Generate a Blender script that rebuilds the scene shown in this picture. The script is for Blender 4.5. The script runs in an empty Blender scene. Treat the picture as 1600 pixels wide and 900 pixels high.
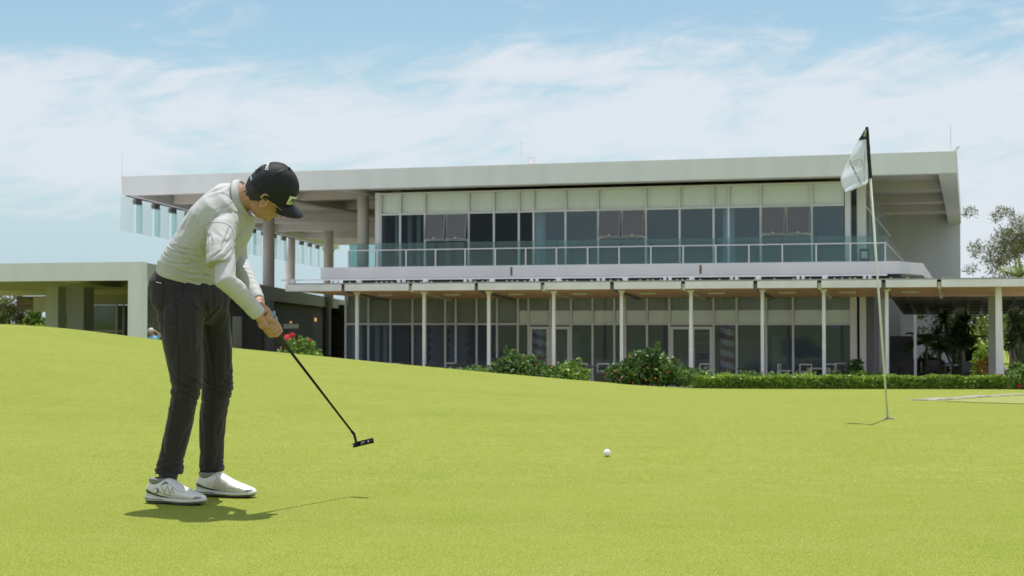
import bpy, bmesh, math, random
import numpy as np
from mathutils import Vector, Matrix, noise
R = math.radians
sc = bpy.context.scene
COL = sc.collection
rng = random.Random(7)

# ------------------------------------------------------------------ camera
F = 2406.0                                   # focal length in px of a 1600 px wide picture
CAMZ = 0.77
PITCH = math.atan(58.0 / F)
cam = bpy.data.cameras.new('camera'); cam_o = bpy.data.objects.new('camera', cam); COL.objects.link(cam_o)
cam.sensor_width = 36.0; cam.lens = 36.0 * F / 1600.0
cam.clip_start = 0.1; cam.clip_end = 6000
cam_o.location = (0, 0, CAMZ); cam_o.rotation_euler = (R(90) + PITCH, 0, 0)
cam.dof.use_dof = True; cam.dof.focus_distance = 6.7; cam.dof.aperture_fstop = 10
sc.camera = cam_o

# ------------------------------------------------------------------ world and sun
SUN = Vector((0.045, 0.24, 1)).normalized()
world = bpy.data.worlds.new('World'); sc.world = world; world.use_nodes = True
nt = world.node_tree; nt.nodes.clear()
N = nt.nodes.new; K = nt.links.new
out = N('ShaderNodeOutputWorld'); bg = N('ShaderNodeBackground'); sky = N('ShaderNodeTexSky')
sky.sky_type = 'NISHITA'; sky.sun_disc = False
sky.sun_elevation = math.asin(SUN.z); sky.sun_rotation = math.atan2(SUN.x, SUN.y)
sky.air_density = 1.0; sky.dust_density = 0.6; sky.ozone_density = 1.0
bg.inputs['Strength'].default_value = 0.11
tc = N('ShaderNodeTexCoord'); sep = N('ShaderNodeSeparateXYZ'); K(tc.outputs['Generated'], sep.inputs[0])
def M2(op, a, b=None, clamp=False):
    n = N('ShaderNodeMath'); n.operation = op; n.use_clamp = clamp
    for i, v in enumerate((a, b)):
        if v is None: continue
        if isinstance(v, (int, float)): n.inputs[i].default_value = v
        else: K(v, n.inputs[i])
    return n.outputs[0]
# clouds live on a high flat layer: project the direction on it (plus a shift so streaks fan out)
az = N('ShaderNodeMath'); az.operation = 'ARCTAN2'; K(sep.outputs[0], az.inputs[0]); K(sep.outputs[1], az.inputs[1])
el = M2('ARCSINE', sep.outputs[2])
cmb = N('ShaderNodeCombineXYZ')
K(M2('ADD', az.outputs[0], M2('MULTIPLY', el, 1.2)), cmb.inputs[0])
K(M2('SUBTRACT', M2('MULTIPLY', el, 3.4), M2('MULTIPLY', az.outputs[0], 0.75)), cmb.inputs[1])
n1 = N('ShaderNodeTexNoise'); n1.inputs['Scale'].default_value = 5.5; n1.inputs['Detail'].default_value = 7
n1.inputs['Roughness'].default_value = 0.55; n1.inputs['Distortion'].default_value = 0.9
K(cmb.outputs[0], n1.inputs['Vector'])
n2 = N('ShaderNodeTexNoise'); n2.inputs['Scale'].default_value = 14; n2.inputs['Detail'].default_value = 6
n2.inputs['Roughness'].default_value = 0.6; n2.inputs['Distortion'].default_value = 1.5
K(cmb.outputs[0], n2.inputs['Vector'])
# coverage by elevation: a cloud bank between 4 and 10 degrees, clearer above, clearer low on the left
e_mid = M2('ADD', M2('MULTIPLY', az.outputs[0], 0.02), 0.128)
band = M2('SUBTRACT', 1.0, M2('POWER', M2('MULTIPLY', M2('ABSOLUTE', M2('SUBTRACT', el, e_mid)), 17.0), 2.0), clamp=True)
low = M2('MULTIPLY', M2('ADD', M2('MULTIPLY', az.outputs[0], 3.0), 0.35, clamp=True), M2('LESS_THAN', el, e_mid))
back = M2('MULTIPLY', M2('SUBTRACT', 0.2, sep.outputs[1]), 2.5, clamp=True)  # unseen cloud added behind the camera to brighten the shaded facade
up_ = M2('MULTIPLY', M2('SUBTRACT', el, 0.33), 3.0, clamp=True)  # unseen cloud added overhead for more fill light
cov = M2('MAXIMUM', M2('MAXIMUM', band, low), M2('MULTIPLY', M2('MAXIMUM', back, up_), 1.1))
den = M2('ADD', M2('MULTIPLY', n1.outputs[0], 1.0), M2('MULTIPLY', n2.outputs[0], 0.5))
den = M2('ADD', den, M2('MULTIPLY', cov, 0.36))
cr = N('ShaderNodeMapRange'); cr.interpolation_type = 'SMOOTHSTEP'
cr.inputs['From Min'].default_value = 0.78; cr.inputs['From Max'].default_value = 1.16
cr.inputs['To Max'].default_value = 0.95
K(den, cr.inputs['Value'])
mx = N('ShaderNodeMix'); mx.data_type = 'RGBA'
hs = N('ShaderNodeMix'); hs.data_type = 'RGBA'; hs.inputs[0].default_value = 0.0
K(cr.outputs[0], mx.inputs[0]); tn = N('ShaderNodeMix'); tn.data_type = 'RGBA'; tn.blend_type = 'MULTIPLY'; tn.inputs[0].default_value = 1.0; tn.inputs[7].default_value = (.90, .955, .87, 1)
K(sky.outputs[0], tn.inputs[6]); K(tn.outputs[2], hs.inputs[6]); hs.inputs[7].default_value = (3.45, 4.6, 5.35, 1)
hz_ = N('ShaderNodeMapRange'); hz_.interpolation_type = 'SMOOTHSTEP'; hz_.inputs['From Min'].default_value = .16; hz_.inputs['From Max'].default_value = .03; hz_.inputs['To Min'].default_value = 0.0; hz_.inputs['To Max'].default_value = .85
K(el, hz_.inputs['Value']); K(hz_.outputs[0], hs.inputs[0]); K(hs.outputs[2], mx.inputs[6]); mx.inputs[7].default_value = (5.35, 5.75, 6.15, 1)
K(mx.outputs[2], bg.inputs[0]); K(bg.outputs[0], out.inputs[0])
sl = bpy.data.lights.new('sun', 'SUN'); sl.energy = 3.6; sl.angle = R(0.5); sl.color = (1.0, 0.96, 0.89)
so = bpy.data.objects.new('sun', sl); COL.objects.link(so)
so.rotation_euler = SUN.to_track_quat('Z', 'Y').to_euler(); so.location = (0, 0, 40)
sc.view_settings.view_transform = 'Standard'; sc.view_settings.look = 'None'
sc.view_settings.exposure = 0.35; sc.view_settings.gamma = 1.0
sc.cycles.max_bounces = 8; sc.cycles.transparent_max_bounces = 16; sc.cycles.sample_clamp_indirect = 4
sc.cycles.caustics_reflective = False; sc.cycles.caustics_refractive = False

# ------------------------------------------------------------------ geometry helpers
CT, ST = math.cos(PITCH), math.sin(PITCH)
def ray(px, py):
    x = (px - 800) / F; y = (450 - py) / F
    return Vector((x, CT - y * ST, ST + y * CT))
def at(px, py, Y):
    r = ray(px, py); k = Y / r.y
    return Vector((r.x * k, Y, CAMZ + r.z * k))
E1 = Vector((0.9596, -0.2816, 0)); E2 = Vector((0.2816, 0.9596, 0))
def onw(px, py, w):
    """photo position on the vertical plane w metres along the clubhouse's depth axis -> (s, z)"""
    r = ray(px, py); k = w / (r.x * E2.x + r.y * E2.y); p = r * k
    return p.x * E1.x + p.y * E1.y, CAMZ + p.z
def sx(px, w, py=450): return onw(px, py, w)[0]
def L(s, w, z): return Vector((E1.x * s + E2.x * w, E1.y * s + E2.y * w, z))
WORLD = lambda a, b, c: Vector((a, b, c))

class MB:
    def __init__(s, f=WORLD): s.v = []; s.f = []; s.fr = f; s.mi = []; s.uv = None
    def add(s, vs, fs, mi=0):
        n = len(s.v); s.v += [tuple(v) for v in vs]; s.f += [tuple(i + n for i in f) for f in fs]; s.mi += [mi] * len(fs)
        return s
    def box(s, x0, x1, y0, y1, z0, z1, mi=0):
        p = [s.fr(x, y, z) for z in (z0, z1) for (x, y) in ((x0, y0), (x1, y0), (x1, y1), (x0, y1))]
        return s.add(p, [(3, 2, 1, 0), (4, 5, 6, 7), (0, 1, 5, 4), (1, 2, 6, 5), (2, 3, 7, 6), (3, 0, 4, 7)], mi)
    def prism(s, poly, z0, z1, mi=0):
        n = len(poly)
        p = [s.fr(x, y, z0) for x, y in poly] + [s.fr(x, y, z1) for x, y in poly]
        fs = [tuple(range(n))[::-1], tuple(range(n, 2 * n))] + [(i, (i + 1) % n, n + (i + 1) % n, n + i) for i in range(n)]
        return s.add(p, fs, mi)
    def hexa(s, pts, mi=0):          # 8 arbitrary points: lower four, upper four
        return s.add(pts, [(3, 2, 1, 0), (4, 5, 6, 7), (0, 1, 5, 4), (1, 2, 6, 5), (2, 3, 7, 6), (3, 0, 4, 7)], mi)
    def quad(s, a, b, c, d, mi=0): return s.add([a, b, c, d], [(0, 1, 2, 3)], mi)
    def tube(s, pts, rad, n=8, mi=0, cap=True):
        pts = [Vector(p) for p in pts]
        if not hasattr(rad, '__len__'): rad = [rad] * len(pts)
        vs = []; fs = []; up = None
        for i, p in enumerate(pts):
            t = (pts[min(i + 1, len(pts) - 1)] - pts[max(i - 1, 0)]).normalized()
            if up is None:
                up = t.orthogonal().normalized()
            up = (up - t * up.dot(t)).normalized(); q = t.cross(up)
            for k in range(n):
                a = 2 * math.pi * k / n
                vs.append(p + (up * math.cos(a) + q * math.sin(a)) * rad[i])
        for i in range(len(pts) - 1):
            for k in range(n):
                fs.append((i * n + k, i * n + (k + 1) % n, (i + 1) * n + (k + 1) % n, (i + 1) * n + k))
        if cap:
            fs.append(tuple(range(n))[::-1]); fs.append(tuple((len(pts) - 1) * n + k for k in range(n)))
        return s.add(vs, fs, mi)
    def cyl(s, c, r, z0, z1, n=16, r2=None, mi=0):
        return s.tube([(c[0], c[1], z0), (c[0], c[1], z1)], [r, r if r2 is None else r2], n, mi)
    def loft(s, secs, n=24, cap=True, mi=0, pw=2.0):
        """secs: (centre, half axis a, half axis b)"""
        vs = []; fs = []
        for c, a, b in secs:
            c, a, b = Vector(c), Vector(a), Vector(b)
            for k in range(n):
                t = 2 * math.pi * k / n; ca, sa = math.cos(t), math.sin(t)
                ca = math.copysign(abs(ca) ** (2 / pw), ca); sa = math.copysign(abs(sa) ** (2 / pw), sa)
                vs.append(c + a * ca + b * sa)
        m = len(secs)
        for i in range(m - 1):
            for k in range(n):
                fs.append((i * n + k, i * n + (k + 1) % n, (i + 1) * n + (k + 1) % n, (i + 1) * n + k))
        if cap:
            fs.append(tuple(range(n))[::-1]); fs.append(tuple((m - 1) * n + k for k in range(n)))
        return s.add(vs, fs, mi)
    def ball(s, c, r, nu=14, nv=9, mi=0, ax=None):
        c = Vector(c); r3 = r if hasattr(r, '__len__') else (r, r, r)
        ax = ax or (Vector((1, 0, 0)), Vector((0, 1, 0)), Vector((0, 0, 1)))
        vs = []; fs = []
        for j in range(nv + 1):
            ph = math.pi * j / nv
            for i in range(nu):
                th = 2 * math.pi * i / nu
                vs.append(c + ax[0] * (r3[0] * math.sin(ph) * math.cos(th)) + ax[1] * (r3[1] * math.sin(ph) * math.sin(th)) + ax[2] * (r3[2] * math.cos(ph)))
        for j in range(nv):
            for i in range(nu):
                fs.append((j * nu + i, (j + 1) * nu + i, (j + 1) * nu + (i + 1) % nu, j * nu + (i + 1) % nu))
        return s.add(vs, fs, mi)
    def build(s, name, mat, parent=None, smooth=False, origin=None, fixn=True):
        return link(name, s.v, s.f, mat, parent, smooth, origin, s.mi, fixn)

def wloc(o):
    v = Vector((0, 0, 0))
    while o: v += o.location; o = o.parent
    return v
def link(name, v, f, mat, parent=None, smooth=False, origin=None, mi=None, fixn=True):
    a = np.array([tuple(p) for p in v], dtype=float)
    if parent is not None: off = np.array(wloc(parent)); loc = (0, 0, 0)
    else:
        if origin is None:
            mn, mxx = a.min(0), a.max(0); origin = ((mn[0] + mxx[0]) / 2, (mn[1] + mxx[1]) / 2, mn[2])
        off = np.array(origin); loc = tuple(origin)
    me = bpy.data.meshes.new(name); me.from_pydata([tuple(p) for p in (a - off)], [], [tuple(x) for x in f])
    mats = mat if isinstance(mat, (list, tuple)) else [mat]
    for m in mats: me.materials.append(m)
    if mi is not None and len(mats) > 1: me.polygons.foreach_set('material_index', mi)
    if fixn:
        bm = bmesh.new(); bm.from_mesh(me); bmesh.ops.remove_doubles(bm, verts=bm.verts, dist=1e-6)
        bmesh.ops.recalc_face_normals(bm, faces=bm.faces); bm.to_mesh(me); bm.free()
    if smooth:
        me.polygons.foreach_set('use_smooth', [True] * len(me.polygons))
    me.update()
    o = bpy.data.objects.new(name, me); COL.objects.link(o); o.location = loc
    if parent is not None: o.parent = parent
    return o
def tag(o, label=None, cat=None, group=None, kind=None):
    if label: o['label'] = label
    if cat: o['category'] = cat
    if group: o['group'] = group
    if kind: o['kind'] = kind
    return o
def empty(name, loc, rz=0.0):
    o = bpy.data.objects.new(name, None); COL.objects.link(o); o.location = loc; o.rotation_euler = (0, 0, rz)
    o.empty_display_size = 0.2
    return o
def copy_tree(o, parent=None):
    c = o.copy(); COL.objects.link(c); c.parent = parent
    for ch in [x for x in COL.objects if x.parent == o]: copy_tree(ch, c)
    return c
def bevel(o, w=0.01, seg=2):
    m = o.modifiers.new('bevel', 'BEVEL'); m.width = w; m.segments = seg; m.limit_method = 'ANGLE'; return o

# ------------------------------------------------------------------ materials
def pm(name, col, rough=0.6, var=0.12, scale=2.0, bump=0.0, bscale=60.0, metal=0.0, spec=0.5, stretch=None,
       col2=None, detail=4, trans=0.0, coat=0.0, sheen=0.0, island=0.0):
    m = bpy.data.materials.new(name); m.use_nodes = True; t = m.node_tree; p = t.nodes['Principled BSDF']
    p.inputs['Roughness'].default_value = rough; p.inputs['Metallic'].default_value = metal
    p.inputs['Specular IOR Level'].default_value = spec
    p.inputs['Coat Weight'].default_value = coat
    p.inputs['Sheen Weight'].default_value = sheen
    tcn = t.nodes.new('ShaderNodeTexCoord'); mp = t.nodes.new('ShaderNodeMapping')
    t.links.new(tcn.outputs['Object'], mp.inputs[0])
    if stretch: mp.inputs['Scale'].default_value = stretch
    nz = t.nodes.new('ShaderNodeTexNoise'); nz.inputs['Scale'].default_value = scale; nz.inputs['Detail'].default_value = detail
    t.links.new(mp.outputs[0], nz.inputs['Vector'])
    mr = t.nodes.new('ShaderNodeMapRange'); mr.inputs['From Min'].default_value = 0.3; mr.inputs['From Max'].default_value = 0.7
    t.links.new(nz.outputs[0], mr.inputs['Value'])
    mxn = t.nodes.new('ShaderNodeMix'); mxn.data_type = 'RGBA'
    a = [c * (1 - var) for c in col]; b = list(col2) if col2 else [min(1, c * (1 + var)) for c in col]
    mxn.inputs[6].default_value = (*a, 1); mxn.inputs[7].default_value = (*b, 1)
    fac = mr.outputs[0]
    if island:
        g = t.nodes.new('ShaderNodeNewGeometry'); ma = t.nodes.new('ShaderNodeMath'); ma.operation = 'MULTIPLY_ADD'; ma.use_clamp = True
        ma.inputs[1].default_value = island
        t.links.new(g.outputs['Random Per Island'], ma.inputs[0])
        mb = t.nodes.new('ShaderNodeMath'); mb.operation = 'MULTIPLY_ADD'; mb.inputs[1].default_value = 1 - island * .5; mb.inputs[2].default_value = -island * .25
        t.links.new(mr.outputs[0], mb.inputs[0]); t.links.new(mb.outputs[0], ma.inputs[2]); fac = ma.outputs[0]
    t.links.new(fac, mxn.inputs[0]); t.links.new(mxn.outputs[2], p.inputs['Base Color'])
    if bump:
        bz = t.nodes.new('ShaderNodeTexNoise'); bz.inputs['Scale'].default_value = bscale; bz.inputs['Detail'].default_value = 3
        t.links.new(mp.outputs[0], bz.inputs['Vector'])
        bn = t.nodes.new('ShaderNodeBump'); bn.inputs['Strength'].default_value = 0.6; bn.inputs['Distance'].default_value = bump
        t.links.new(bz.outputs[0], bn.inputs['Height']); t.links.new(bn.outputs[0], p.inputs['Normal'])
    if trans:
        tr = t.nodes.new('ShaderNodeBsdfTranslucent'); ms = t.nodes.new('ShaderNodeMixShader'); ms.inputs[0].default_value = trans
        t.links.new(mxn.outputs[2], tr.inputs[0]); t.links.new(p.outputs[0], ms.inputs[1]); t.links.new(tr.outputs[0], ms.inputs[2])
        t.links.new(ms.outputs[0], t.nodes['Material Output'].inputs[0])
    return m
def glass(name, tint, ior=1.5, rough=0.01, body=0.0, bodycol=(.5, .6, .6), refl=(1, 1, 1)):
    m = bpy.data.materials.new(name); m.use_nodes = True; t = m.node_tree; t.nodes.clear()
    o = t.nodes.new('ShaderNodeOutputMaterial'); tr = t.nodes.new('ShaderNodeBsdfTransparent'); tr.inputs[0].default_value = (*tint, 1)
    gl = t.nodes.new('ShaderNodeBsdfGlossy'); gl.inputs['Roughness'].default_value = rough; gl.inputs[0].default_value = (*refl, 1)
    fr = t.nodes.new('ShaderNodeFresnel'); fr.inputs[0].default_value = ior
    tcn = t.nodes.new('ShaderNodeTexCoord'); nz = t.nodes.new('ShaderNodeTexNoise'); nz.inputs['Scale'].default_value = 0.7
    t.links.new(tcn.outputs['Object'], nz.inputs['Vector'])
    bn = t.nodes.new('ShaderNodeBump'); bn.inputs['Strength'].default_value = .25; bn.inputs['Distance'].default_value = .02
    t.links.new(nz.outputs[0], bn.inputs['Height']); t.links.new(bn.outputs[0], gl.inputs['Normal'])
    ms = t.nodes.new('ShaderNodeMixShader'); base = tr.outputs[0]
    if body:
        df = t.nodes.new('ShaderNodeBsdfDiffuse'); df.inputs[0].default_value = (*bodycol, 1)
        tl = t.nodes.new('ShaderNodeBsdfTranslucent'); tl.inputs[0].default_value = (*bodycol, 1)
        ad = t.nodes.new('ShaderNodeMixShader'); ad.inputs[0].default_value = .5
        t.links.new(df.outputs[0], ad.inputs[1]); t.links.new(tl.outputs[0], ad.inputs[2])
        m2 = t.nodes.new('ShaderNodeMixShader'); m2.inputs[0].default_value = body
        t.links.new(tr.outputs[0], m2.inputs[1]); t.links.new(ad.outputs[0], m2.inputs[2]); base = m2.outputs[0]
    ge = t.nodes.new('ShaderNodeNewGeometry'); iv = t.nodes.new('ShaderNodeMath'); iv.operation = 'SUBTRACT'; iv.inputs[0].default_value = 1.0
    mu = t.nodes.new('ShaderNodeMath'); mu.operation = 'MULTIPLY'; t.links.new(ge.outputs['Backfacing'], iv.inputs[1])      # the outer faces reflect once
    t.links.new(iv.outputs[0], mu.inputs[0]); t.links.new(fr.outputs[0], mu.inputs[1])
    t.links.new(mu.outputs[0], ms.inputs[0]); t.links.new(base, ms.inputs[1]); t.links.new(gl.outputs[0], ms.inputs[2])
    t.links.new(ms.outputs[0], o.inputs[0])
    return m

m_paint = pm('painted_concrete', (.67, .685, .76), .7, .055, 1.3, bump=.004, bscale=6, stretch=(1, 1, .18), detail=6)
m_white = pm('white_slab_paint', (.82, .79, .82), .6, .07, .5, stretch=(1, 1, .4))
m_soffit = pm('soffit_paint', (.66, .62, .60), .8, .05, .5)
m_frame = pm('aluminium_frame', (.72, .70, .78), .4, .03, 2, metal=0.0)
m_sash = pm('grey_sash', (.30, .31, .33), .4, .03, 2)
m_steel = pm('white_steel', (.78, .76, .84), .4, .08, 1.5)
m_dark = pm('dark_frame', (.10, .09, .10), .4, .05, 3)
m_timber = pm('timber_soffit', (.74, .38, .22), .55, .2, 1.5, stretch=(1.2, 6, 1), col2=(.84, .50, .32))
m_dstone = pm('dark_stone_wall', (.060, .057, .058), .8, .5, 2.2, bump=.02, bscale=5, stretch=(.6, .6, 5))
m_bstone = pm('brown_stone_wall', (.20, .15, .12), .8, .5, 2.2, bump=.02, bscale=5, stretch=(.6, .6, 5))
m_pave = pm('terrace_paving', (.50, .48, .46), .8, .1, 1)
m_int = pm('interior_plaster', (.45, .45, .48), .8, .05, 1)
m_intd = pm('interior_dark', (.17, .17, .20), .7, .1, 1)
m_blind = pm('roller_blind_fabric', (.93, .96, .98), .9, .04, .8, stretch=(3, 3, .4), trans=.15)
m_blindg = pm('grey_blind_fabric', (.27, .29, .28), .9, .10, .7, stretch=(2, 2, .6))
m_curtain = pm('pale_curtain', (.45, .50, .50), .9, .12, 5, stretch=(3, 3, .1))
m_glass = glass('window_glass', (.99, 1, 1), 1.28, refl=(.8, .9, 1))
m_glassd = glass('window_glass_dark', (.72, .84, .92), 1.75, body=.05, bodycol=(.45, .60, .75), refl=(.80, .95, 1))
m_glassk = glass('clear_dark_glass', (.62, .70, .72), 1.35, refl=(.8, .9, 1))
m_glassg = glass('ground_floor_glass', (.84, .88, .93), 1.6, body=.19, bodycol=(.46, .56, .70), refl=(.55, .62, .95))  # milky blue body imitates reflected sky and the lit room behind
m_rail = glass('railing_glass', (.72, .86, .84), 1.45, body=.10, bodycol=(.55, .72, .68))
m_fin = glass('louvre_glass_pale', (.97, .99, 1), 1.06, body=.27, bodycol=(.86, .95, 1.0))
m_fin2 = glass('louvre_glass_green', (.84, .95, .95), 1.06, body=.25, bodycol=(.62, .78, .77))
m_black = pm('black_plastic', (.02, .02, .022), .4, .1, 5)
m_blackm = pm('black_furniture', (.025, .025, .03), .5, .1, 5)
m_whitef = pm('white_furniture', (.55, .55, .55), .5, .05, 5)
m_redw = pm('red_stripe_paint', (.28, .03, .03), .6, .1, 3)
m_terra = pm('white_pot', (.55, .52, .5), .7, .08, 6)

def grass_mat():
    m = bpy.data.materials.new('mown_green'); m.use_nodes = True; t = m.node_tree; p = t.nodes['Principled BSDF']
    p.inputs['Roughness'].default_value = .85; p.inputs['Specular IOR Level'].default_value = .08
    n = t.nodes.new; k = t.links.new
    tcn = n('ShaderNodeTexCoord')
    def nz(scale, detail=3, rough=.5, st=None):
        x = n('ShaderNodeTexNoise'); x.inputs['Scale'].default_value = scale; x.inputs['Detail'].default_value = detail; x.inputs['Roughness'].default_value = rough
        if st:
            mp = n('ShaderNodeMapping'); mp.inputs['Scale'].default_value = st; k(tcn.outputs['Object'], mp.inputs[0]); k(mp.outputs[0], x.inputs['Vector'])
        else: k(tcn.outputs['Object'], x.inputs['Vector'])
        return x.outputs[0]
    def mr(v, a, b, c=0., d=1.):
        x = n('ShaderNodeMapRange'); x.inputs[1].default_value = a; x.inputs[2].default_value = b; x.inputs[3].default_value = c; x.inputs[4].default_value = d; k(v, x.inputs[0]); return x.outputs[0]
    def mix(f, a, b):
        x = n('ShaderNodeMix'); x.data_type = 'RGBA'; k(f, x.inputs[0])
        for i, c in ((6, a), (7, b)):
            if isinstance(c, tuple): x.inputs[i].default_value = (*c, 1)
            else: k(c, x.inputs[i])
        return x.outputs[2]
    c = mix(mr(nz(.35, 4, .6), .35, .65), (.180, .224, .026), (.222, .252, .038))
    c = mix(mr(nz(.22, 3, .5, (1, 3.2, 1)), .42, .60, 0, .55), c, (.238, .264, .042))
    c = mix(mr(nz(1.6, 5, .7), .42, .72, 0, .6), c, (.265, .280, .066))
    c = mix(mr(nz(7, 4, .7), .45, .75, 0, .6), c, (.140, .200, .008))
    c = mix(mr(nz(30, 3, .8), .50, .60, 0, .25), c, (.110, .165, .006))
    c = mix(mr(nz(85, 2, .8), .50, .60, 0, .75), c, (.30, .33, .06))
    c = mix(mr(nz(110, 2, .8), .52, .62, 0, .75), c, (.085, .140, .004))
    c = mix(mr(nz(190, 1, .6), .62, .68, 0, .8), c, (.60, .58, .25))
    k(c, p.inputs['Base Color'])
    b1 = n('ShaderNodeBump'); b1.inputs['Strength'].default_value = .8; b1.inputs['Distance'].default_value = .006; k(nz(120, 3, .7), b1.inputs['Height'])
    b2 = n('ShaderNodeBump'); b2.inputs['Strength'].default_value = .5; b2.inputs['Distance'].default_value = .05; k(nz(5, 4, .6), b2.inputs['Height']); k(b1.outputs[0], b2.inputs['Normal'])
    k(b2.outputs[0], p.inputs['Normal'])
    return m
m_grass = grass_mat()
m_leaf = pm('leaf_mid_green', (.10, .19, .04), .5, .3, 1.2, col2=(.22, .36, .07), trans=.25, island=.7)
m_hedge = pm('hedge_leaf', (.12, .21, .03), .5, .3, 2.0, col2=(.25, .38, .05), trans=.3, island=.7)
m_leafd = pm('leaf_dark_green', (.05, .11, .03), .5, .35, 1.2, col2=(.12, .22, .05), trans=.2, island=.7)
m_leafy = pm('leaf_yellow_green', (.10, .17, .02), .5, .3, 1.5, col2=(.26, .34, .05), trans=.3, island=.8)
m_leafb = pm('leaf_bright_green', (.24, .40, .04), .5, .3, 1.5, col2=(.42, .60, .08), trans=.3, island=.8)
m_feath = pm('leaf_feathery', (.10, .12, .05), .6, .3, 1.0, col2=(.24, .24, .11), trans=.3, island=.8)
m_croton = pm('leaf_croton', (.30, .09, .03), .5, .3, 3, col2=(.45, .35, .04), trans=.2, island=1.0)
m_bark = pm('tree_bark', (.14, .11, .08), .9, .3, 6, bump=.01, bscale=20, stretch=(1, 1, .3))
m_fred = pm('red_petals', (.60, .03, .05), .6, .2, 20)
m_forg = pm('orange_petals', (.70, .22, .08), .6, .2, 20)
m_fpink = pm('pale_petals', (.75, .55, .45), .6, .2, 20)
m_soil = pm('soil', (.10, .07, .05), .9, .3, 6)

# ------------------------------------------------------------------ terrain
XS = [-900, 0, 100, 200, 255, 400, 500, 600, 700, 800, 900, 1000, 1100, 1200, 2600]
YS = [500, 505, 511.5, 525, 532.5, 548.7, 557.5, 568, 577, 587, 594, 602.3, 607.6, 608.5, 608.5]
CX = [-900, 0, 240, 550, 850, 950, 1080, 1600]
CY = [22, 23, 25, 27, 31, 38, 58, 60]
BASE = -1.93
def ground_z(X, Y):
    X = np.asarray(X, float); Y = np.asarray(Y, float)
    Ys = np.maximum(Y, 5.0)
    px = np.clip(800 + F * X / Ys, -900, 2600)
    tcr = (np.interp(px, XS, YS) - 508) / F; Yc = np.interp(px, CX, CY)
    sm = lambda a: (lambda q: q * q * (3 - 2 * q))(np.clip(a, 0, 1))
    near = sm((Y - 7.0) / 6.0) * .07
    t12 = (CAMZ - .065) / 11.7
    g = np.clip((1 / np.maximum(Ys, 11.7) - 1 / Yc) / (1 / 11.7 - 1 / Yc), 0, 1) ** 1.35
    zm = CAMZ - (tcr + (t12 - tcr) * g) * np.minimum(Ys, Yc)
    z = np.where(Y < 11.7, near, zm)
    zc = CAMZ - tcr * Yc
    fall = np.interp(px, [300, 600, 1000, 1080], [45., 26., 18., 7.])
    q = sm((Ys - Yc) / fall)
    zb = zc + (BASE - zc) * q
    z = np.where(Y > Yc, zb, z)
    return z
def gz(x, y):
    """height of the built ground sheet"""
    i = min(max(np.searchsorted(GX, x) - 1, 0), len(GX) - 2); j = min(max(np.searchsorted(GY, y) - 1, 0), len(GY) - 2)
    a = (x - GX[i]) / (GX[i + 1] - GX[i]); b = (y - GY[j]) / (GY[j + 1] - GY[j])
    return float((GZ[j, i] * (1 - a) + GZ[j, i + 1] * a) * (1 - b) + (GZ[j + 1, i] * (1 - a) + GZ[j + 1, i + 1] * a) * b)
def hit_ground(px, py):
    r = ray(px, py); lo = 3.0
    for k in range(4000):
        Y = 3.0 + k * .02; p = Vector((r.x, r.y, r.z)) * (Y / r.y)
        if CAMZ + p.z <= gz(p.x, Y): return Vector((p.x, Y, gz(p.x, Y)))
    return None
def grade(vals):
    o = [vals[0]]
    return np.array(vals)
GX = np.concatenate([[-3000, -900, -300, -120, -70], np.arange(-45, -16, 1.0), np.arange(-16, 16, .4), np.arange(16, 45, 1.0), [50, 70, 120, 300, 900, 3000]])
GY = np.concatenate([[-3000, -900, -300, -100, -40, -20, -10], np.arange(-5, 3, 1.0), np.arange(3, 16, .25), np.arange(16, 40, .4), np.arange(40, 76, 1.0), [80, 90, 110, 150, 300, 900, 4500]])
gxx, gyy = np.meshgrid(GX, GY)
GZ = ground_z(gxx, gyy)
for it in range(3):                       # round the creases
    A = GZ.copy(); A[1:-1, 1:-1] = (GZ[1:-1, 1:-1] * 2 + GZ[:-2, 1:-1] + GZ[2:, 1:-1] + GZ[1:-1, :-2] + GZ[1:-1, 2:]) / 6; GZ = A
nx, ny = len(GX), len(GY)
gv = np.stack([gxx.ravel(), gyy.ravel(), GZ.ravel()], 1)
gf = [(j * nx + i, j * nx + i + 1, (j + 1) * nx + i + 1, (j + 1) * nx + i) for j in range(ny - 1) for i in range(nx - 1)]
tag(link('ground', gv, gf, m_grass, smooth=True, origin=(0, 0, 0), fixn=False), kind='structure')

# ------------------------------------------------------------------ clubhouse
WG, WR, WS, WC = 69.5, 67.3, 68.0, 63.8        # depth of glazing, roof edge, balcony edge, canopy edge
bz_lo = onw(1000, 465.5, WG - .12)[1] + .3
FL = -1.85                                     # ground floor
club = empty('clubhouse', L(-20, WG, FL))
tag(club, 'wide two storey white clubhouse with flat overhanging roof and glazed front behind the green', 'building')
def sB(px, w=WG): return sx(px, w)
S_R = sx(1495, WR, 250); S_L = sx(190, WR, 290)
Z_RT, Z_RB, Z_CE = 8.10, 7.17, 7.72
# far corner of the angled left side and of the right side
LC = L(S_L, WR, 0); LFAR = Vector((-15.1, 130.0, 0))
RC = L(S_R, WR, 0); RFAR = L(S_R + .1, 101.0, 0)
def loc_sw(p): return (p.x * E1.x + p.y * E1.y, p.x * E2.x + p.y * E2.y)
b = MB()
b.prism([(LC.x, LC.y), (RC.x, RC.y), (RFAR.x, RFAR.y + .7), (LFAR.x, LFAR.y)], Z_CE, Z_RT - .004)
roof = b.build('roof', m_soffit, club)
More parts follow.
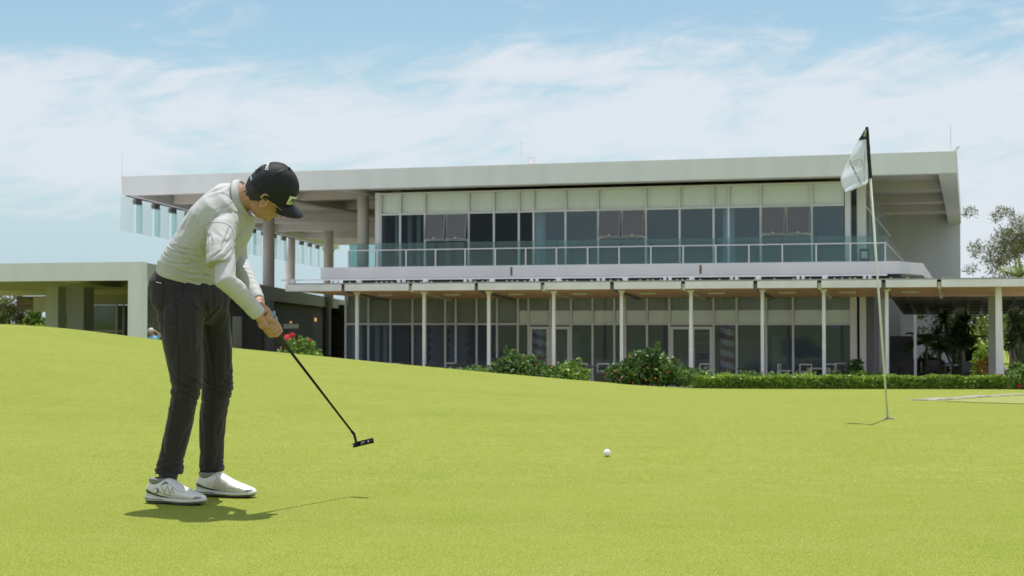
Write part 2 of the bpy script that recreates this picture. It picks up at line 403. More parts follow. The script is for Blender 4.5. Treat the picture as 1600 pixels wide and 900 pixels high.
# fascia: front, right side, left side, each with thickness
b = MB()
def strip(b, p, q, th, z0, z1):       # wall strip from p to q, thickness to the left of the direction
    d = (q - p).normalized(); n = Vector((-d.y, d.x, 0)) * th
    b.hexa([Vector((a.x, a.y, z)) for z in (z0, z1) for a in (p, q, q + n, p + n)])
strip(b, LC - E2 * .004, RC - E2 * .004, .45, Z_RB, Z_RT)
fa = b.build('roof_fascia', m_paint, club); bevel(fa, .02, 1)
b = MB(); strip(b, RC + E2 * .46 + E1 * .002, RFAR + E1 * .002, .75, Z_RB - .003, Z_RT - .003); b.build('roof_fascia', m_paint, club)
b = MB(); strip(b, LFAR, LC + E2 * .46 - E1 * .05, .5, Z_RB - .003, Z_RT - .003); b.build('roof_fascia', m_paint, club)
# soffit beams: across (parallel to the front) and deep ones
def lx(w):      # s of the left side at depth w
    a = loc_sw(LC); c = loc_sw(LFAR); return a[0] + (c[0] - a[0]) * (w - a[1]) / (c[1] - a[1])
for w in (76.5, 84, 91.5):
    b = MB(L); b.box(-4.5, S_R - .72, w, w + .8, Z_RB + .10, Z_CE + .05); b.build('soffit_beam', m_soffit, club)
for w in (73.5, 80, 88.5, 97, 106, 115):
    b = MB(L); b.box(lx(w) + .8, -27.5, w, w + .7, Z_RB + .08, Z_CE + .05); b.build('soffit_beam', m_soffit, club)
for s0, s1 in ((-33.8, -33.2), (-28.6, -28.0)):
    b = MB(L); b.box(s0, s1, 68.2, 120, Z_RB + .02, Z_CE + .06); b.build('soffit_beam', m_soffit, club)
b = MB(L); b.box(-27.5, -4.4, WG - 1.4, WG - .0, Z_RB + .12, Z_CE + .05); b.build('soffit_beam', m_soffit, club)
# upper floor: slab, balcony edge
sl0, sl1 = sx(501, WS, 430), sx(1406, WS, 420)
zs_t = onw(1000, 412.5, WS)[1]; zs_b = onw(1000, 431.5, WS)[1]
b = MB(L); b.box(sl0, sl1, WS, WG + .3, zs_b, zs_t)
o = b.build('balcony_slab', m_white, club); bevel(o, .015, 1)
b = MB(L)
b.prism([(sl1 + .002, WS + .01), (sl1 + .9, WS + 2.5), (sl1 + .9, 96), (sl1 - 3, 96), (sl1 - 3, WG + .31), (sl1 + .002, WG + .31)], zs_b + .01, zs_t - .01)
b.build('balcony_slab', m_white, club)
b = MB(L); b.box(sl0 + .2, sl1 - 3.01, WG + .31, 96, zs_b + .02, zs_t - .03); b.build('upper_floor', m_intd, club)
# drainage stains: narrow slots on the slab face
for px in (799, 1094.5):
    s = sx(px, WS - .01, 420); b = MB(L); b.box(s - .05, s + .05, WS - .012, WS + .02, zs_b + .08, zs_t - .07); b.build('drain_slot', pm('rust_stain', (.20, .14, .10), .9, .4, 8), club)
# glazing of both floors
def wall_bay(px0, px1, z0, zt, z1, w, top_mat, pane, group, extra=None, blind_top=None, lowmat=None):
    s0, s1 = sx(px0, w), sx(px1, w)
    t = .045
    b = MB(L)
    b.box(s0 - t, s0 + t, w - .06, w + .10, z0, z1)            # left mullion
    b.box(s0 + t, s1 - t, w - .04, w + .08, zt - .045, zt + .045)   # transom
    b.box(s0 + t, s1 - t, w - .04, w + .08, z0, z0 + .08)
    b.box(s0 + t, s1 - t, w - .04, w + .08, z1 - .08, z1)
    if extra: extra(b, s0 + t, s1 - t)
    wdo = b.build('window', m_frame, club)
    g = MB(L); g.box(s0 + t, s1 - t, w + .015, w + .03, z0 + .08, zt - .045); g.build('pane', pane, wdo)
    g = MB(L); g.box(s0 + t, s1 - t, w + .015, w + .03, zt + .045, z1 - .08); g.build('pane', m_glass, wdo)
    g = MB(L); g.box(s0 + t, s1 - t, w + .12, w + .14, blind_top if blind_top else zt + .02, z1 - .05); g.build('roller_blind', top_mat, wdo)
    return wdo
ZU0, ZU1 = zs_t, Z_RB - .03
ZUT = onw(965, 327.5, WG)[1]
ups = [595, 625.5, 664, 732.5, 772, 811, 834, 884, 935, 1009.5, 1062.5, 1115.5, 1139, 1189, 1269, 1321]
awn = {2, 8, 13}
for i in range(len(ups) - 1):
    ex = None
    if i in awn:
        zl = ZUT - 1.28
        def ex(b, a, c, zl=zl): b.box(a, c, WG - .04, WG + .08, zl - .04, zl + .04)
    wd = wall_bay(ups[i], ups[i + 1], ZU0, ZUT, ZU1, WG, m_blind, m_glassd if i > 5 else m_glassk, '', ex)
    if i in awn:
        s0, s1 = sx(ups[i], WG) + .06, sx(ups[i + 1], WG) - .06; mid = (s0 + s1) / 2
        for a, c in ((s0, mid - .04), (mid + .04, s1)):
            zt, zb = ZUT - .05, zl + .02; tilt = .22
            P = lambda s, k, d: L(s, WG - .07 - tilt * k - d, zt + (zb - zt) * k)
            b = MB()
            for (a0, a1, k0, k1) in ((a, a + .035, 0, 1), (c - .035, c, 0, 1), (a + .035, c - .035, 0, .03), (a + .035, c - .035, .97, 1)):
                b.hexa([P(a0, k1, 0), P(a1, k1, 0), P(a1, k1, .05), P(a0, k1, .05), P(a0, k0, 0), P(a1, k0, 0), P(a1, k0, .05), P(a0, k0, .05)])
            sash = b.build('awning_sash', m_sash, club)
            b = MB(); b.hexa([P(a + .035, .97, .015), P(c - .035, .97, .015), P(c - .035, .97, .03), P(a + .035, .97, .03), P(a + .035, .03, .015), P(c - .035, .03, .015), P(c - .035, .03, .03), P(a + .035, .03, .03)])
            b.build('pane', pm('tinted_sash_glass', (.055, .055, .065), .08, .1, 1, spec=1.0), sash)
            m_ = (a + c) / 2; b = MB(); b.hexa([P(m_ - .07, .985, .05), P(m_ + .07, .985, .05), P(m_ + .07, .985, .09), P(m_ - .07, .985, .09), P(m_ - .02, .92, .05), P(m_ + .02, .92, .05), P(m_ + .02, .92, .09), P(m_ - .02, .92, .09)])
            b.build('handle', m_whitef, sash)
        b = MB(L); b.box(mid - .04, mid + .04, WG - .05, WG + .09, zl + .041, ZUT - .046); b.build('mullion', m_frame, club)
# corner piers of the upper floor
b = MB(L); b.box(sx(587, WG), sx(594, WG), WG - .1, WG + .5, ZU0, ZU1 + .02); b.build('corner_pier', m_frame, club)
b = MB(L); b.box(sx(1321, WG), sx(1329.5, WG), WG - .08, WG + .4, ZU0, ZU1 + .02); b.build('corner_pier', m_frame, club)
b = MB(L); b.box(sx(1338, WG), sx(1350, WG), WG + .6, WG + 1.2, ZU0, ZU1 + .02); b.build('corner_pier', m_white, club)
# glazed right side of the upper floor, receding
sE = sx(1352, WG + 1)
for i in range(7):
    w0 = WG + 1.2 + i * 3.5
    b = MB(L); b.box(sE - .05, sE + .05, w0, w0 + .1, ZU0, ZU1); b.box(sE - .04, sE + .04, w0 + .1, w0 + 3.5, ZUT - .04, ZUT + .04)
    wdo = b.build('window', m_frame, club)
    g = MB(L); g.box(sE - .01, sE + .01, w0 + .1, w0 + 3.5, ZU0, ZUT - .04); g.build('pane', m_glassd, wdo)
    g = MB(L); g.box(sE - .01, sE + .01, w0 + .1, w0 + 3.5, ZUT + .04, ZU1); g.build('pane', m_glass, wdo)
# interior shells (so that the glass has a room behind it)
b = MB(L); b.box(sx(595, WG), sE - .2, WG + 11, WG + 11.2, ZU0, ZU1); b.build('interior_wall', m_int, club)
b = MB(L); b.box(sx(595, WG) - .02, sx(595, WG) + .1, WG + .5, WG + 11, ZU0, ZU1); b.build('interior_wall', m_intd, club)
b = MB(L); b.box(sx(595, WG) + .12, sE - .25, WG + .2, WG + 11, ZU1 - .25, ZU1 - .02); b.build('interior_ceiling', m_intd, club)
b = MB(L)
for px in (600, 621, 641, 655, 700, 719):
    s = sx(px, WG + .6); b.box(s - .10, s + .10, WG + .5, WG + .7, ZU0, ZUT + .1)
b.build('curtain', m_curtain, club)
for px, wd in ((844, 1.6), (1139, 1.6)):
    c = L(sx(px, WG + wd), WG + wd, 0); b = MB(); b.cyl(c, .28, ZU0, ZU1 - .2, 20); b.build('column', m_white, club, smooth=False)
b = MB(L)
for px0, px1, z0, z1, w in ((905, 930, 3.7, 5.8, 8), (890, 960, 6.2, 6.5, 5), (1170, 1188, 3.7, 5.6, 7), (860, 880, 3.7, 5.0, 4), (1220, 1262, 3.7, 5.4, 7)):
    b.box(sx(px0, WG + w), sx(px1, WG + w), WG + w, WG + w + .3, z0, z1)
b.build('interior_partition', m_int, club)
# far right wing wall
wS0, wS1 = sx(1378, 101), sx(1501, 101)
b = MB(L); b.box(wS0, wS1, 101.02, 101.6, -1.9, Z_CE + .02); b.build('wall', m_paint, club)
b = MB(L); b.box(sE - .2, wS0 - .01, 95, 95.5, -1.9, ZU1); b.build('wall', m_intd, club)
# dark panel low on that wall, white thin post
a0, z_hi = onw(1390, 525, 80); a1, z_lo = onw(1427, 587, 80)
b = MB(L); b.box(a0, a1, 80, 80.2, FL, z_hi); b.build('screen_wall', m_intd, club)
b = MB(L); b.box(sx(1352, 74), sx(1388, 74) - .02, 73.9, 74.3, FL, 2.2); b.build('wall', m_paint, club)
b = MB(L); b.box(sx(1386, 79), sx(1500, 79), 96, 96.3, FL, 2.9); b.build('wall', m_paint, club)
# ground floor glazing
gds = [540.5, 576, 610.5, 645, 696, 712.5, 745, 777, 809.5, 826, 860, 892.5, 926, 960, 977, 1011, 1046, 1115, 1151, 1197, 1239, 1287, 1332.5]
ZGT = onw(900, 506.3, WG)[1]; ZG1 = zs_b - .02
doors = {9, 10, 16}
ZB = onw(1000, 485, WG)[1]
for i in range(len(gds) - 1):
    def ex(b, a, c, i=i):
        if i in doors:
            n = 2 if i == 16 else 1
            wd = (c - a) / n
            for k in range(n):
                x0 = a + k * wd; x1 = x0 + wd; zt = ZGT - .12
                b.box(x0 + .01, x0 + .13, WG - .07, WG + .05, FL + .08, zt); b.box(x1 - .13, x1 - .01, WG - .07, WG + .05, FL + .08, zt)
                b.box(x0 + .13, x1 - .13, WG - .07, WG + .05, zt - .12, zt); b.box(x0 + .13, x1 - .13, WG - .07, WG + .05, FL + .08, FL + .25)
    wall_bay(gds[i], gds[i + 1], FL, ZGT, ZG1, WG, m_blindg, m_glassg, '', ex, blind_top=None if i < 8 else ZGT + .02)
    if i >= 8:
        s0, s1 = sx(gds[i], WG) + .05, sx(gds[i + 1], WG) - .05
        b = MB(L); b.box(s0, s1, WG + .09, WG + .115, ZGT + .05, ZB); b.build('frosted_film', pm('frosted_film', (.80, .82, .85), .8, .04, 1), club)
b = MB(L); b.box(sx(1328, WG), sx(1338, WG), WG - .1, WG + .5, FL, ZG1); b.build('corner_pier', m_frame, club)
b = MB(L); b.box(sx(1342, WG), sx(1352, WG), WG + .3, WG + .9, FL, ZG1); b.build('corner_pier', m_white, club)
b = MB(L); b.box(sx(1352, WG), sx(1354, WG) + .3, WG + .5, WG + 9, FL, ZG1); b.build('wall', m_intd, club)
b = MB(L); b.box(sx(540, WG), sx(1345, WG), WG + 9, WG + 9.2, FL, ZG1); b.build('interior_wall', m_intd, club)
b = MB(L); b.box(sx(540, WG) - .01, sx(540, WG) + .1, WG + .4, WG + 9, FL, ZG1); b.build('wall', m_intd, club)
b = MB(L); b.box(sx(500, WG), sx(1352, WG), WG - .2, WG + 9.3, FL - .25, FL - .006); b.build('ground_floor', m_pave, club)
b = MB(L)
for px0, px1, dz0, dz1, w in ((846, 905, .1, 2.2, 6), (930, 1000, 0, .95, 4), (1060, 1110, 0, 1.0, 3), (1150, 1190, 0, 2.0, 7), (1205, 1230, 0, 2.1, 5), (700, 740, 0, 1.0, 5), (620, 634, 0, 2.2, 6)):
    b.box(sx(px0, WG + w), sx(px1, WG + w), WG + w, WG + w + .5, FL, FL + dz1)
b.build('interior_partition', m_int, club)
b = MB(L)
for px in (552, 564, 590, 603): s = sx(px, WG + .6); b.box(s - .09, s + .09, WG + .5, WG + .7, FL, ZGT)
b.build('curtain', m_curtain, club)
# display shelves inside the shop
for px0, px1 in ((646, 664), (670, 692), (699, 728)):
    b = MB(L); w = WG + 2.2; s0, s1 = sx(px0, w), sx(px1, w)
    for k in range(5):
        z = FL + .75 + k * .42; b.box(s0, s1, w, w + .35, z, z + .14)
    b.box(s0, s1, w + .36, w + .4, FL, FL + 2.9); b.build('display_shelf', m_int, club)
# bottle shelf inside
b = MB(L); w = WG + 3.4
for z in (FL + 1.3, FL + 1.75, FL + 2.2):
    b.box(sx(1084, w), sx(1110, w), w, w + .3, z, z + .03)
b.build('bottle_shelf', m_int, club)
b = MB(L)
for z in (FL + 1.33, FL + 1.78, FL + 2.23):
    for k in range(9):
        s = sx(1085 + k * 2.8, w); b.box(s, s + .06, w + .08, w + .14, z, z + .2); b.box(s + .02, s + .04, w + .1, w + .12, z + .2, z + .3)
b.build('bottle_shelf', m_black, club)
# striped round columns indoors, red and white
for px, rad in ((844, .33), (1136, .33)):
    w = WG + .75; c = L(sx(px, w), w, 0); n = 20; vs = []; fs = []; mi = []
    z0, z1 = FL, ZGT - .05; rows = 44
    for j in range(rows + 1):
        for k in range(n):
            a = 2 * math.pi * k / n; vs.append((c.x + rad * math.cos(a), c.y + rad * math.sin(a), z0 + (z1 - z0) * j / rows))
    for j in range(rows):
        for k in range(n):
            fs.append((j * n + k, j * n + (k + 1) % n, (j + 1) * n + (k + 1) % n, (j + 1) * n + k)); mi.append(int((j / rows * 5.2 + k / n) % 1 > .5))
    link('striped_column', vs, fs, [m_white, m_redw], club, mi=mi)
# columns under the roof terrace on the left
for px, py, Y, r in ((567.5, 308, 76.5, .29), (420, 345, 94, .36), (453.5, 372, 113, .36), (513.5, 371, 112, .36)):
    c = at(px, py, Y); z0 = zs_t if Y < 80 else 2.0
    b = MB(); b.cyl(c, r, z0, Z_CE + .03, 24); o = b.build('column', m_soffit, club); 
    for p in o.data.polygons: p.use_smooth = len(p.vertices) == 4
# hanging louvre screen of glass along the left side
zl0, zl1 = 5.43, Z_RB - .02
dl = (LFAR - LC); nl = 18
b = MB(); strip(b, LC + dl * .004 + E1 * .25, LFAR + E1 * .25, .12, zl1 - .02, zl1 + .1); b.build('louvre_rail', m_intd, club)
for i in range(nl):
    a = LC + dl * ((i + .0) / nl); c = LC + dl * ((i + .68) / nl); e = LC + dl * ((i + .99) / nl)
    b = MB(); strip(b, a - E1 * .05, c - E1 * .05, .03, zl0, zl1); b.build('louvre_panel', m_fin, club)
    b = MB(); strip(b, c + E1 * .10, e + E1 * .10, .03, zl0, zl1 - .25); b.build('louvre_panel', m_fin2, club)
    b = MB(); strip(b, c + E1 * .08, e + E1 * .08, .2, zl1 - .25, zl1); b.build('louvre_bracket', m_intd, club)
b = MB(L); b.box(sx(542, WG), sl1, WG - .5, WG - .15, bz_lo, zs_b - .005); b.build('gap_shade_strip', m_intd, club)  # dark strip added behind the gap over the canopy, standing in for shade
# railing with glass along the balcony
rl = empty('balcony_rail', (0, 0, 0)); 
rl.parent = club; rl.location = L(-20, WS, zs_t) - club.location
rs0, rs1 = sx(545, WS + .2, 390), sx(1383, WS + .2, 375); wr = WS + .22
zh = zs_t + .80
b = MB(L); b.box(rs0, rs1 + .04, wr - .10, wr - .05, zh - .025, zh + .025); b.build('handrail', m_frame, rl)
b = MB(L); b.box(rs1 - .01, rs1 + .04, wr - .049, 90, zh - .025, zh + .025); b.build('handrail', m_frame, rl)
npan = 17
for i in range(npan):
    a = rs0 + (rs1 - rs0) * i / npan; c = rs0 + (rs1 - rs0) * (i + 1) / npan
    b = MB(L); b.box(a + .02, c - .02, wr, wr + .02, zs_t + .002, zs_t + 1.13); b.build('glass_panel', m_rail, rl)
    b = MB(L); b.box(a - .03, a + .03, wr - .09, wr - .03, zs_t + .002, zh - .026); b.box(a - .02, a + .02, wr - .03, wr + .001, zh - .2, zh - .12); b.build('post', m_frame, rl)
b = MB(L); b.box(rs1 - .03, rs1 + .03, wr - .045, wr + .0, zs_t + .002, zh - .026); b.build('post', m_frame, rl)
for i in range(5):
    w0 = wr + .05 + i * 4.5
    b = MB(L); b.box(rs1, rs1 + .02, w0, w0 + 4.4, zs_t + .002, zs_t + 1.13); b.build('glass_panel', m_rail, rl)
b = MB(L); b.box(rs0, rs0 + .02, wr + .05, WG - .2, zs_t + .002, zs_t + 1.13); b.build('glass_panel', m_rail, rl)
# outdoor speaker or lamp box standing on the balcony
c = onw(1351, 395, WS + 1.6)
b = MB(L); b.box(c[0] - .2, c[0] + .2, WS + 1.4, WS + 1.8, zs_t, zs_t + .62); b.box(c[0] - .13, c[0] + .13, WS + 1.38, WS + 1.4, zs_t + .2, zs_t + .5, 1)
tag(b.build('speaker_box', [m_black, m_frame]), 'small black box standing on the balcony at its right end behind the glass railing', 'box')
# terrace paving in front of the glass
b = MB(L); b.box(sx(480, WG), sx(1900, WG), WC - 1.3, WG - .21, FL - .35, FL - .003); tag(b.build('terrace', m_pave), kind='structure')
b = MB(L); b.box(sx(1352, WG) + .02, sx(1900, WG), WG - .2, 100.9, FL - .35, FL - .02); tag(b.build('patio', m_pave), kind='structure')

# ------------------------------------------------------------------ canopy over the terrace
can = empty('terrace_canopy', L(-15, WC, FL)); tag(can, 'long low canopy with timber underside on slender white steel posts in front of the clubhouse', 'canopy')
cps = [558, 663, 764, 865.5, 971.5, 1080, 1191.5, 1287.5, 1386]
cz1 = onw(1000, 440.5, WC)[1]; cz0 = onw(1000, 451.5, WC)[1]
WB = WG - .12; bz0 = onw(1000, 465.5, WB)[1]
edges = [446, 536.5, 642, 745, 848.5, 957, 1068, 1181, 1281, 1381.5, 1468.5, 1700]
def sc_(px): return sx(px, WC, 445)
for i in range(len(edges) - 1):
    g = .11 if i < len(edges) - 2 else 0
    g0 = .06 if i else 0
    a, c = sc_(edges[i]) + g0, sc_(edges[i + 1]) - g
    b = MB(L); b.box(a, c, WC, WC + .08, cz0, cz1); b.build('edge_fascia', m_steel, can)
    # timber soffit panel, sloping down slightly to the building
    sh = 0.0
    w1 = WB
    wk = (w1 - WC) / (WB - WC)
    if i == 0:
        aa, ab = a, a + 2.6
    else: aa, ab = a, a
    zb = cz0 + (bz0 - cz0) * wk
    b = MB(); b.hexa([L(aa, WC + .09, cz0 + .02), L(c, WC + .09, cz0 + .02), L(c, w1, zb), L(ab, w1, zb), L(aa, WC + .09, cz1 - .03), L(c, WC + .09, cz1 - .03), L(c, w1, zb + .25), L(ab, w1, zb + .25)])
    b.build('soffit_panel', m_timber, can)
    if 0 < i:
        e = sc_(edges[i]); b = MB(); b.hexa([L(e - .09, WC + .15, cz0 - .05), L(e + .05, WC + .15, cz0 - .05), L(e + .05, w1 - .05, zb - .09), L(e - .09, w1 - .05, zb - .09), L(e - .09, WC + .15, cz1 - .08), L(e + .05, WC + .15, cz1 - .08), L(e + .05, w1 - .05, zb + .2), L(e - .09, w1 - .05, zb + .2)])
        b.build('cross_beam', m_intd if i % 2 else m_soffit, can)
b = MB(L); b.box(sc_(446) + .1, sc_(1700), WC + .02, WB, cz1 + .002, cz1 + .06); b.build('roof_sheet', pm('roof_sheet_metal', (.30, .31, .30), .5, .15, 2), can)
for px in cps:
    p_w = WC + .75; s = sx(px, p_w, 520)
    zt = cz0 + (bz0 - cz0) * .13
    b = MB(L); r = .068
    b.box(s - r, s + r, p_w - r, p_w + r, FL, zt - .14)
    b.hexa([L(s - r, p_w - r, zt - .14), L(s + r, p_w - r, zt - .14), L(s + r, p_w + r, zt - .14), L(s - r, p_w + r, zt - .14), L(s - .17, p_w - .08, zt), L(s + .17, p_w - .08, zt), L(s + .17, p_w + .08, zt), L(s - .17, p_w + .08, zt)])
    b.build('post', m_steel, can)
    if px < 1400:
        q = s + .95; b = MB(L); b.box(q - .42, q + .28, p_w + 1.2, p_w + 1.35, zt - .16, zt - .07); b.build('light_fitting', m_whitef, can)
# rail above the canopy on short stubs, little bolts along the sheet edge
zr = onw(1000, 432.8, WC + 1.2)[1]; ra, rb = sx(440, WC + 1.2, 440), sx(1386, WC + 1.2, 430)
b = MB(L); b.box(ra, rb, WC + 1.15, WC + 1.3, zr - .03, zr + .03); b.build('upper_rail', m_steel, can)
k = 0; px = 457
while px < 1390:
    for d in ((0,) if k % 2 == 0 else (0, 8)):
        s = sx(px + d, WC + 1.2, 440); b = MB(L); h = .11 if k % 2 == 0 else .06
        b.box(s - h, s + h, WC + 1.14, WC + 1.31, cz1 + .06, zr - .03); b.build('stub', m_steel, can)
    px += 62 if k % 2 == 0 else 42
    k += 1
px = 520
while px < 1520:
    s = sx(px, WC + .05, 440); b = MB(L); b.box(s - .035, s + .035, WC + .03, WC + .1, cz1 + .06, cz1 + .11); b.build('roof_bolt', m_whitef, can)
    px += rng.choice((8, 12, 26, 30))
# big right post
c = onw(1561, 520, WC + .75)
b = MB(L); b.hexa([L(c[0] - .13, WC + .6, FL), L(c[0] + .20, WC + .6, FL), L(c[0] + .20, WC + .95, FL), L(c[0] - .13, WC + .95, FL), L(c[0] - .13, WC + .6, cz0), L(c[0] + .1, WC + .6, cz0), L(c[0] + .1, WC + .95, cz0), L(c[0] - .13, WC + .95, cz0)]); b.build('post', m_steel, can)
c = onw(1552, 520, WC + 4)
b = MB(L); b.box(c[0] - .2, c[0] + .2, WC + 3.8, WC + 4.2, FL, bz0); b.build('post', pm('grey_column_paint', (.30, .31, .32), .7, .08, 1), can)
c = onw(1430, 520, WC + 9); b = MB(L); b.box(c[0] - .06, c[0] + .06, WC + 8.9, WC + 9.05, FL, onw(1430, 492, WC + 9)[1]); b.build('post', m_steel, can)
# concrete waffle ceiling behind, on the right
wf = empty('waffle_canopy', L(6, 80, FL)); tag(wf, 'dark coffered concrete ceiling slab tilting down behind the timber canopy on the right', 'canopy')
wa0, wz0 = onw(1392, 464, 73.5); wb0, wz1 = onw(1411, 491.5, 90)
nr, nc = 6, 15; srt = 21
def wpt(u, v, dz=0): 
    return L((wa0 + (wb0 - wa0) * v) + (srt - (wb0 - wa0) * v) * u, 73.5 + 16.5 * v, wz0 + (wz1 - wz0) * v + dz)
b = MB()
b.hexa([wpt(0, 0, .22), wpt(1, 0, .22), wpt(1, 1, .22), wpt(0, 1, .22), wpt(0, 0, .4), wpt(1, 0, .4), wpt(1, 1, .4), wpt(0, 1, .4)])
for j in range(nr + 1):
    v = j / nr; v0, v1 = max(0, v - .022), min(1, v + .022)
    b.hexa([wpt(0, v0), wpt(1, v0), wpt(1, v1), wpt(0, v1), wpt(0, v0, .22), wpt(1, v0, .22), wpt(1, v1, .22), wpt(0, v1, .22)])
for i in range(nc * 2 + 1):
    u = i / (nc * 2); u0, u1 = max(0, u - .004), min(1, u + .004)
    b.hexa([wpt(u0, 0, .003), wpt(u1, 0, .003), wpt(u1, 1, .003), wpt(u0, 1, .003), wpt(u0, 0, .219), wpt(u1, 0, .219), wpt(u1, 1, .219), wpt(u0, 1, .219)])
b.build('coffered_slab', pm('raw_concrete', (.20, .20, .17), .85, .15, 1), wf)
for px in (1500, 1585):
    c = onw(px, 520, 84); b = MB(L); b.box(c[0] - .25, c[0] + .25, 84, 84.5, FL, wz0 - .35); b.build('column', m_soffit, wf)

# ------------------------------------------------------------------ entrance wing on the left
C0 = at(220, 450, 50); C0.z = 0
SD = Vector((-.024, 1, 0)).normalized()
wing = empty('entrance_wing', (C0.x, C0.y, BASE)); tag(wing, 'low flat roofed grey wing with square posts running back on the left', 'building')
WZT, WZB, WCE = 2.83, 2.23, 2.62
def wp(a, d): return C0 - E1 * a + SD * d
b = MB(); b.prism([tuple(p.xy) for p in (wp(14, .4), wp(.1, .4), wp(.1, 80), wp(14, 80))], WCE, WZT - .01); b.build('roof', m_soffit, wing)
b = MB(); strip(b, wp(14, 0), wp(0, 0), .4, WZB, WZT); b.build('roof_fascia', m_paint, wing)
b = MB(); strip(b, wp(0, .41), wp(0, 80), .4, WZB - .15, WZT - .002); b.build('roof_fascia', pm('shaded_grey_paint', (.30, .30, .31), .7, .06, .3), wing)  # side fascia darker than the front, its shade put into the colour
for d in (9.5, 20, 33):
    b = MB(); strip(b, wp(14, d), wp(.41, d), .5, WZB - .05, WCE + .03); b.build('ceiling_beam', m_soffit, wing)
b = MB(); strip(b, wp(3.2, .41), wp(3.2, 33), .4, WZB + .02, WCE + .03); b.build('ceiling_beam', m_soffit, wing)
def sqpost(px, Y, w=.46, mat=m_paint, ztop=WZB):
    c = at(px, 450, Y); b = MB(); f = lambda s, d, z: Vector((c.x, c.y, 0)) + E1 * s + E2 * d + Vector((0, 0, z)); b.fr = f
    b.box(-w / 2, w / 2, 0, w, BASE - .1, ztop); return b.build('post', mat, wing)
b = MB(); f0 = lambda s, d, z: Vector((C0.x, C0.y, 0)) + E1 * s + E2 * d + Vector((0, 0, z)); b.fr = f0
b.box(-.47, -.003, .003, .43, BASE - .1, WZB + .01); b.build('post', m_paint, wing)
sqpost(81, 58.5, .55); sqpost(118, 59.5, .72)
# back walls
def wallpx(x0, x1, Y, z0, z1, mat, name='wall', th=.3):
    p, q = at(x0, 450, Y), at(x1, 450, Y); b = MB(); b.box(p.x, q.x, Y, Y + th, z0, z1); return b.build(name, mat, wing)
wallpx(137, 181, 74, BASE, at(0, 476.5, 74).z, glass('green_glass_wall', (.5, .6, .55), 1.4, body=.75, bodycol=(.42, .50, .44)), 'glass_wall', .06)
wallpx(181, 184, 73.9, BASE, at(0, 474, 74).z, m_frame, 'window_frame', .1); wallpx(192, 194, 73.9, BASE, at(0, 474, 74).z, m_frame, 'window_frame', .1)
wallpx(134, 194, 73.95, at(0, 516, 74).z, at(0, 518.5, 74).z, m_frame, 'window_frame', .08)
wallpx(137, 200, 74.3, at(0, 476, 74).z, WCE, m_soffit); wallpx(184, 215, 76, BASE, at(0, 476, 74).z, m_intd)
wallpx(26, 52, 78, at(0, 484, 78).z, WZB, m_bstone, 'stone_wall', 1.5); wallpx(52.2, 76, 77.5, at(0, 487, 77.5).z, WZB, m_soffit, 'wall', 1.5); wallpx(76.2, 108, 77.2, at(0, 489.5, 77.2).z, WZB, m_soffit, 'wall', 1.5)
# side: dark stone wall, recess, round columns
b = MB(); strip(b, wp(.9, 4), wp(.9, 79), .3, BASE, WZB); b.build('stone_wall', m_dstone, wing)
b = MB(L); b.box(sx(500, 114), sx(552, 114), 114, 114.3, FL - .1, 2.4); b.build('stone_wall', m_dstone, wing)
b = MB(); strip(b, wp(.88, 24), wp(.88, 27), .06, BASE, 1.2); b.build('doorway', m_black, wing)
for px, Y in ((419, 80.3), (511, 111.0)):
    c = at(px, 450, Y); b = MB(); b.cyl((c.x - .02, c.y), .30, BASE, WZB - .15, 20); o = b.build('column', pm('column_grey', (.22, .22, .23), .6, .05, 1), wing)
def side_pt(px, py, a=.9):     # on the side wall plane
    r = ray(px, py); o = wp(a, 0); n = Vector((SD.y, -SD.x, 0)); k = n.dot(o) / n.dot(r); return Vector((r.x * k, r.y * k, CAMZ + r.z * k))
p, q = side_pt(442, 506), side_pt(466, 513)
b = MB(); b.hexa([(p.x + .03, p.y, q.z), (q.x + .03, q.y, q.z), (q.x + .01, q.y, q.z), (p.x + .01, p.y, q.z), (p.x + .03, p.y, p.z), (q.x + .03, q.y, p.z), (q.x + .01, q.y, p.z), (p.x + .01, p.y, p.z)])
b.build('sign_plate', pm('pale_sign', (.35, .35, .36), .5, .2, 9), wing)
m_lamp = bpy.data.materials.new('warm_lamp'); m_lamp.use_nodes = True
e = m_lamp.node_tree.nodes['Principled BSDF']; e.inputs['Base Color'].default_value = (.8, .5, .2, 1); e.inputs['Emission Color'].default_value = (1, .55, .18, 1); e.inputs['Emission Strength'].default_value = .5
for px, py, r in ((451, 503.5, .10), (490, 499.5, .26)):
    p = side_pt(px, py); b = MB(); b.ball((p.x + .14, p.y, p.z), (.08, r * 1.6, r * .6), 10, 6); b.build('wall_lamp', m_lamp, wing)

# ------------------------------------------------------------------ roof bits
def rod(px, ytop, ybot, w, label):
    s, z1 = onw(px, ytop, w); z0 = Z_RT - .003; p = L(s, w, 0)
    t = empty('lightning_rod', (p.x, p.y, z0)); tag(t, label, 'lightning rod', 'lightning rods on the roof')
    b = MB(); b.tube([(p.x, p.y, z0), (p.x + .01, p.y, z1)], [.022, .012], 6); b.build('rod', m_frame, t)
    b = MB(); b.cyl((p.x, p.y), .06, z0, z0 + .06, 8); b.build('base', m_frame, t)
rod(191, 240, 275, WR + .2, 'thin upright rod at the far left corner of the roof')
rod(814, 218, 254, WR + 1.5, 'tallest thin rod on the roof, just left of the floodlight')
rod(903, 237, 251, WR + 1.5, 'short thin rod on the roof right of the floodlight')
rod(1485, 197, 235, WR + .5, 'thin rod at the right end of the roof behind the flag')
s, z = onw(830, 250, WR + 1); p = L(s, WR + 1, 0)
t = empty('floodlight', (p.x, p.y, Z_RT)); tag(t, 'small square floodlight standing on the roof edge beside a tall rod', 'floodlight')
b = MB(); f = lambda x, y, z: Vector((p.x, p.y, Z_RT)) + E1 * x + E2 * y + Vector((0, 0, z)); b.fr = f
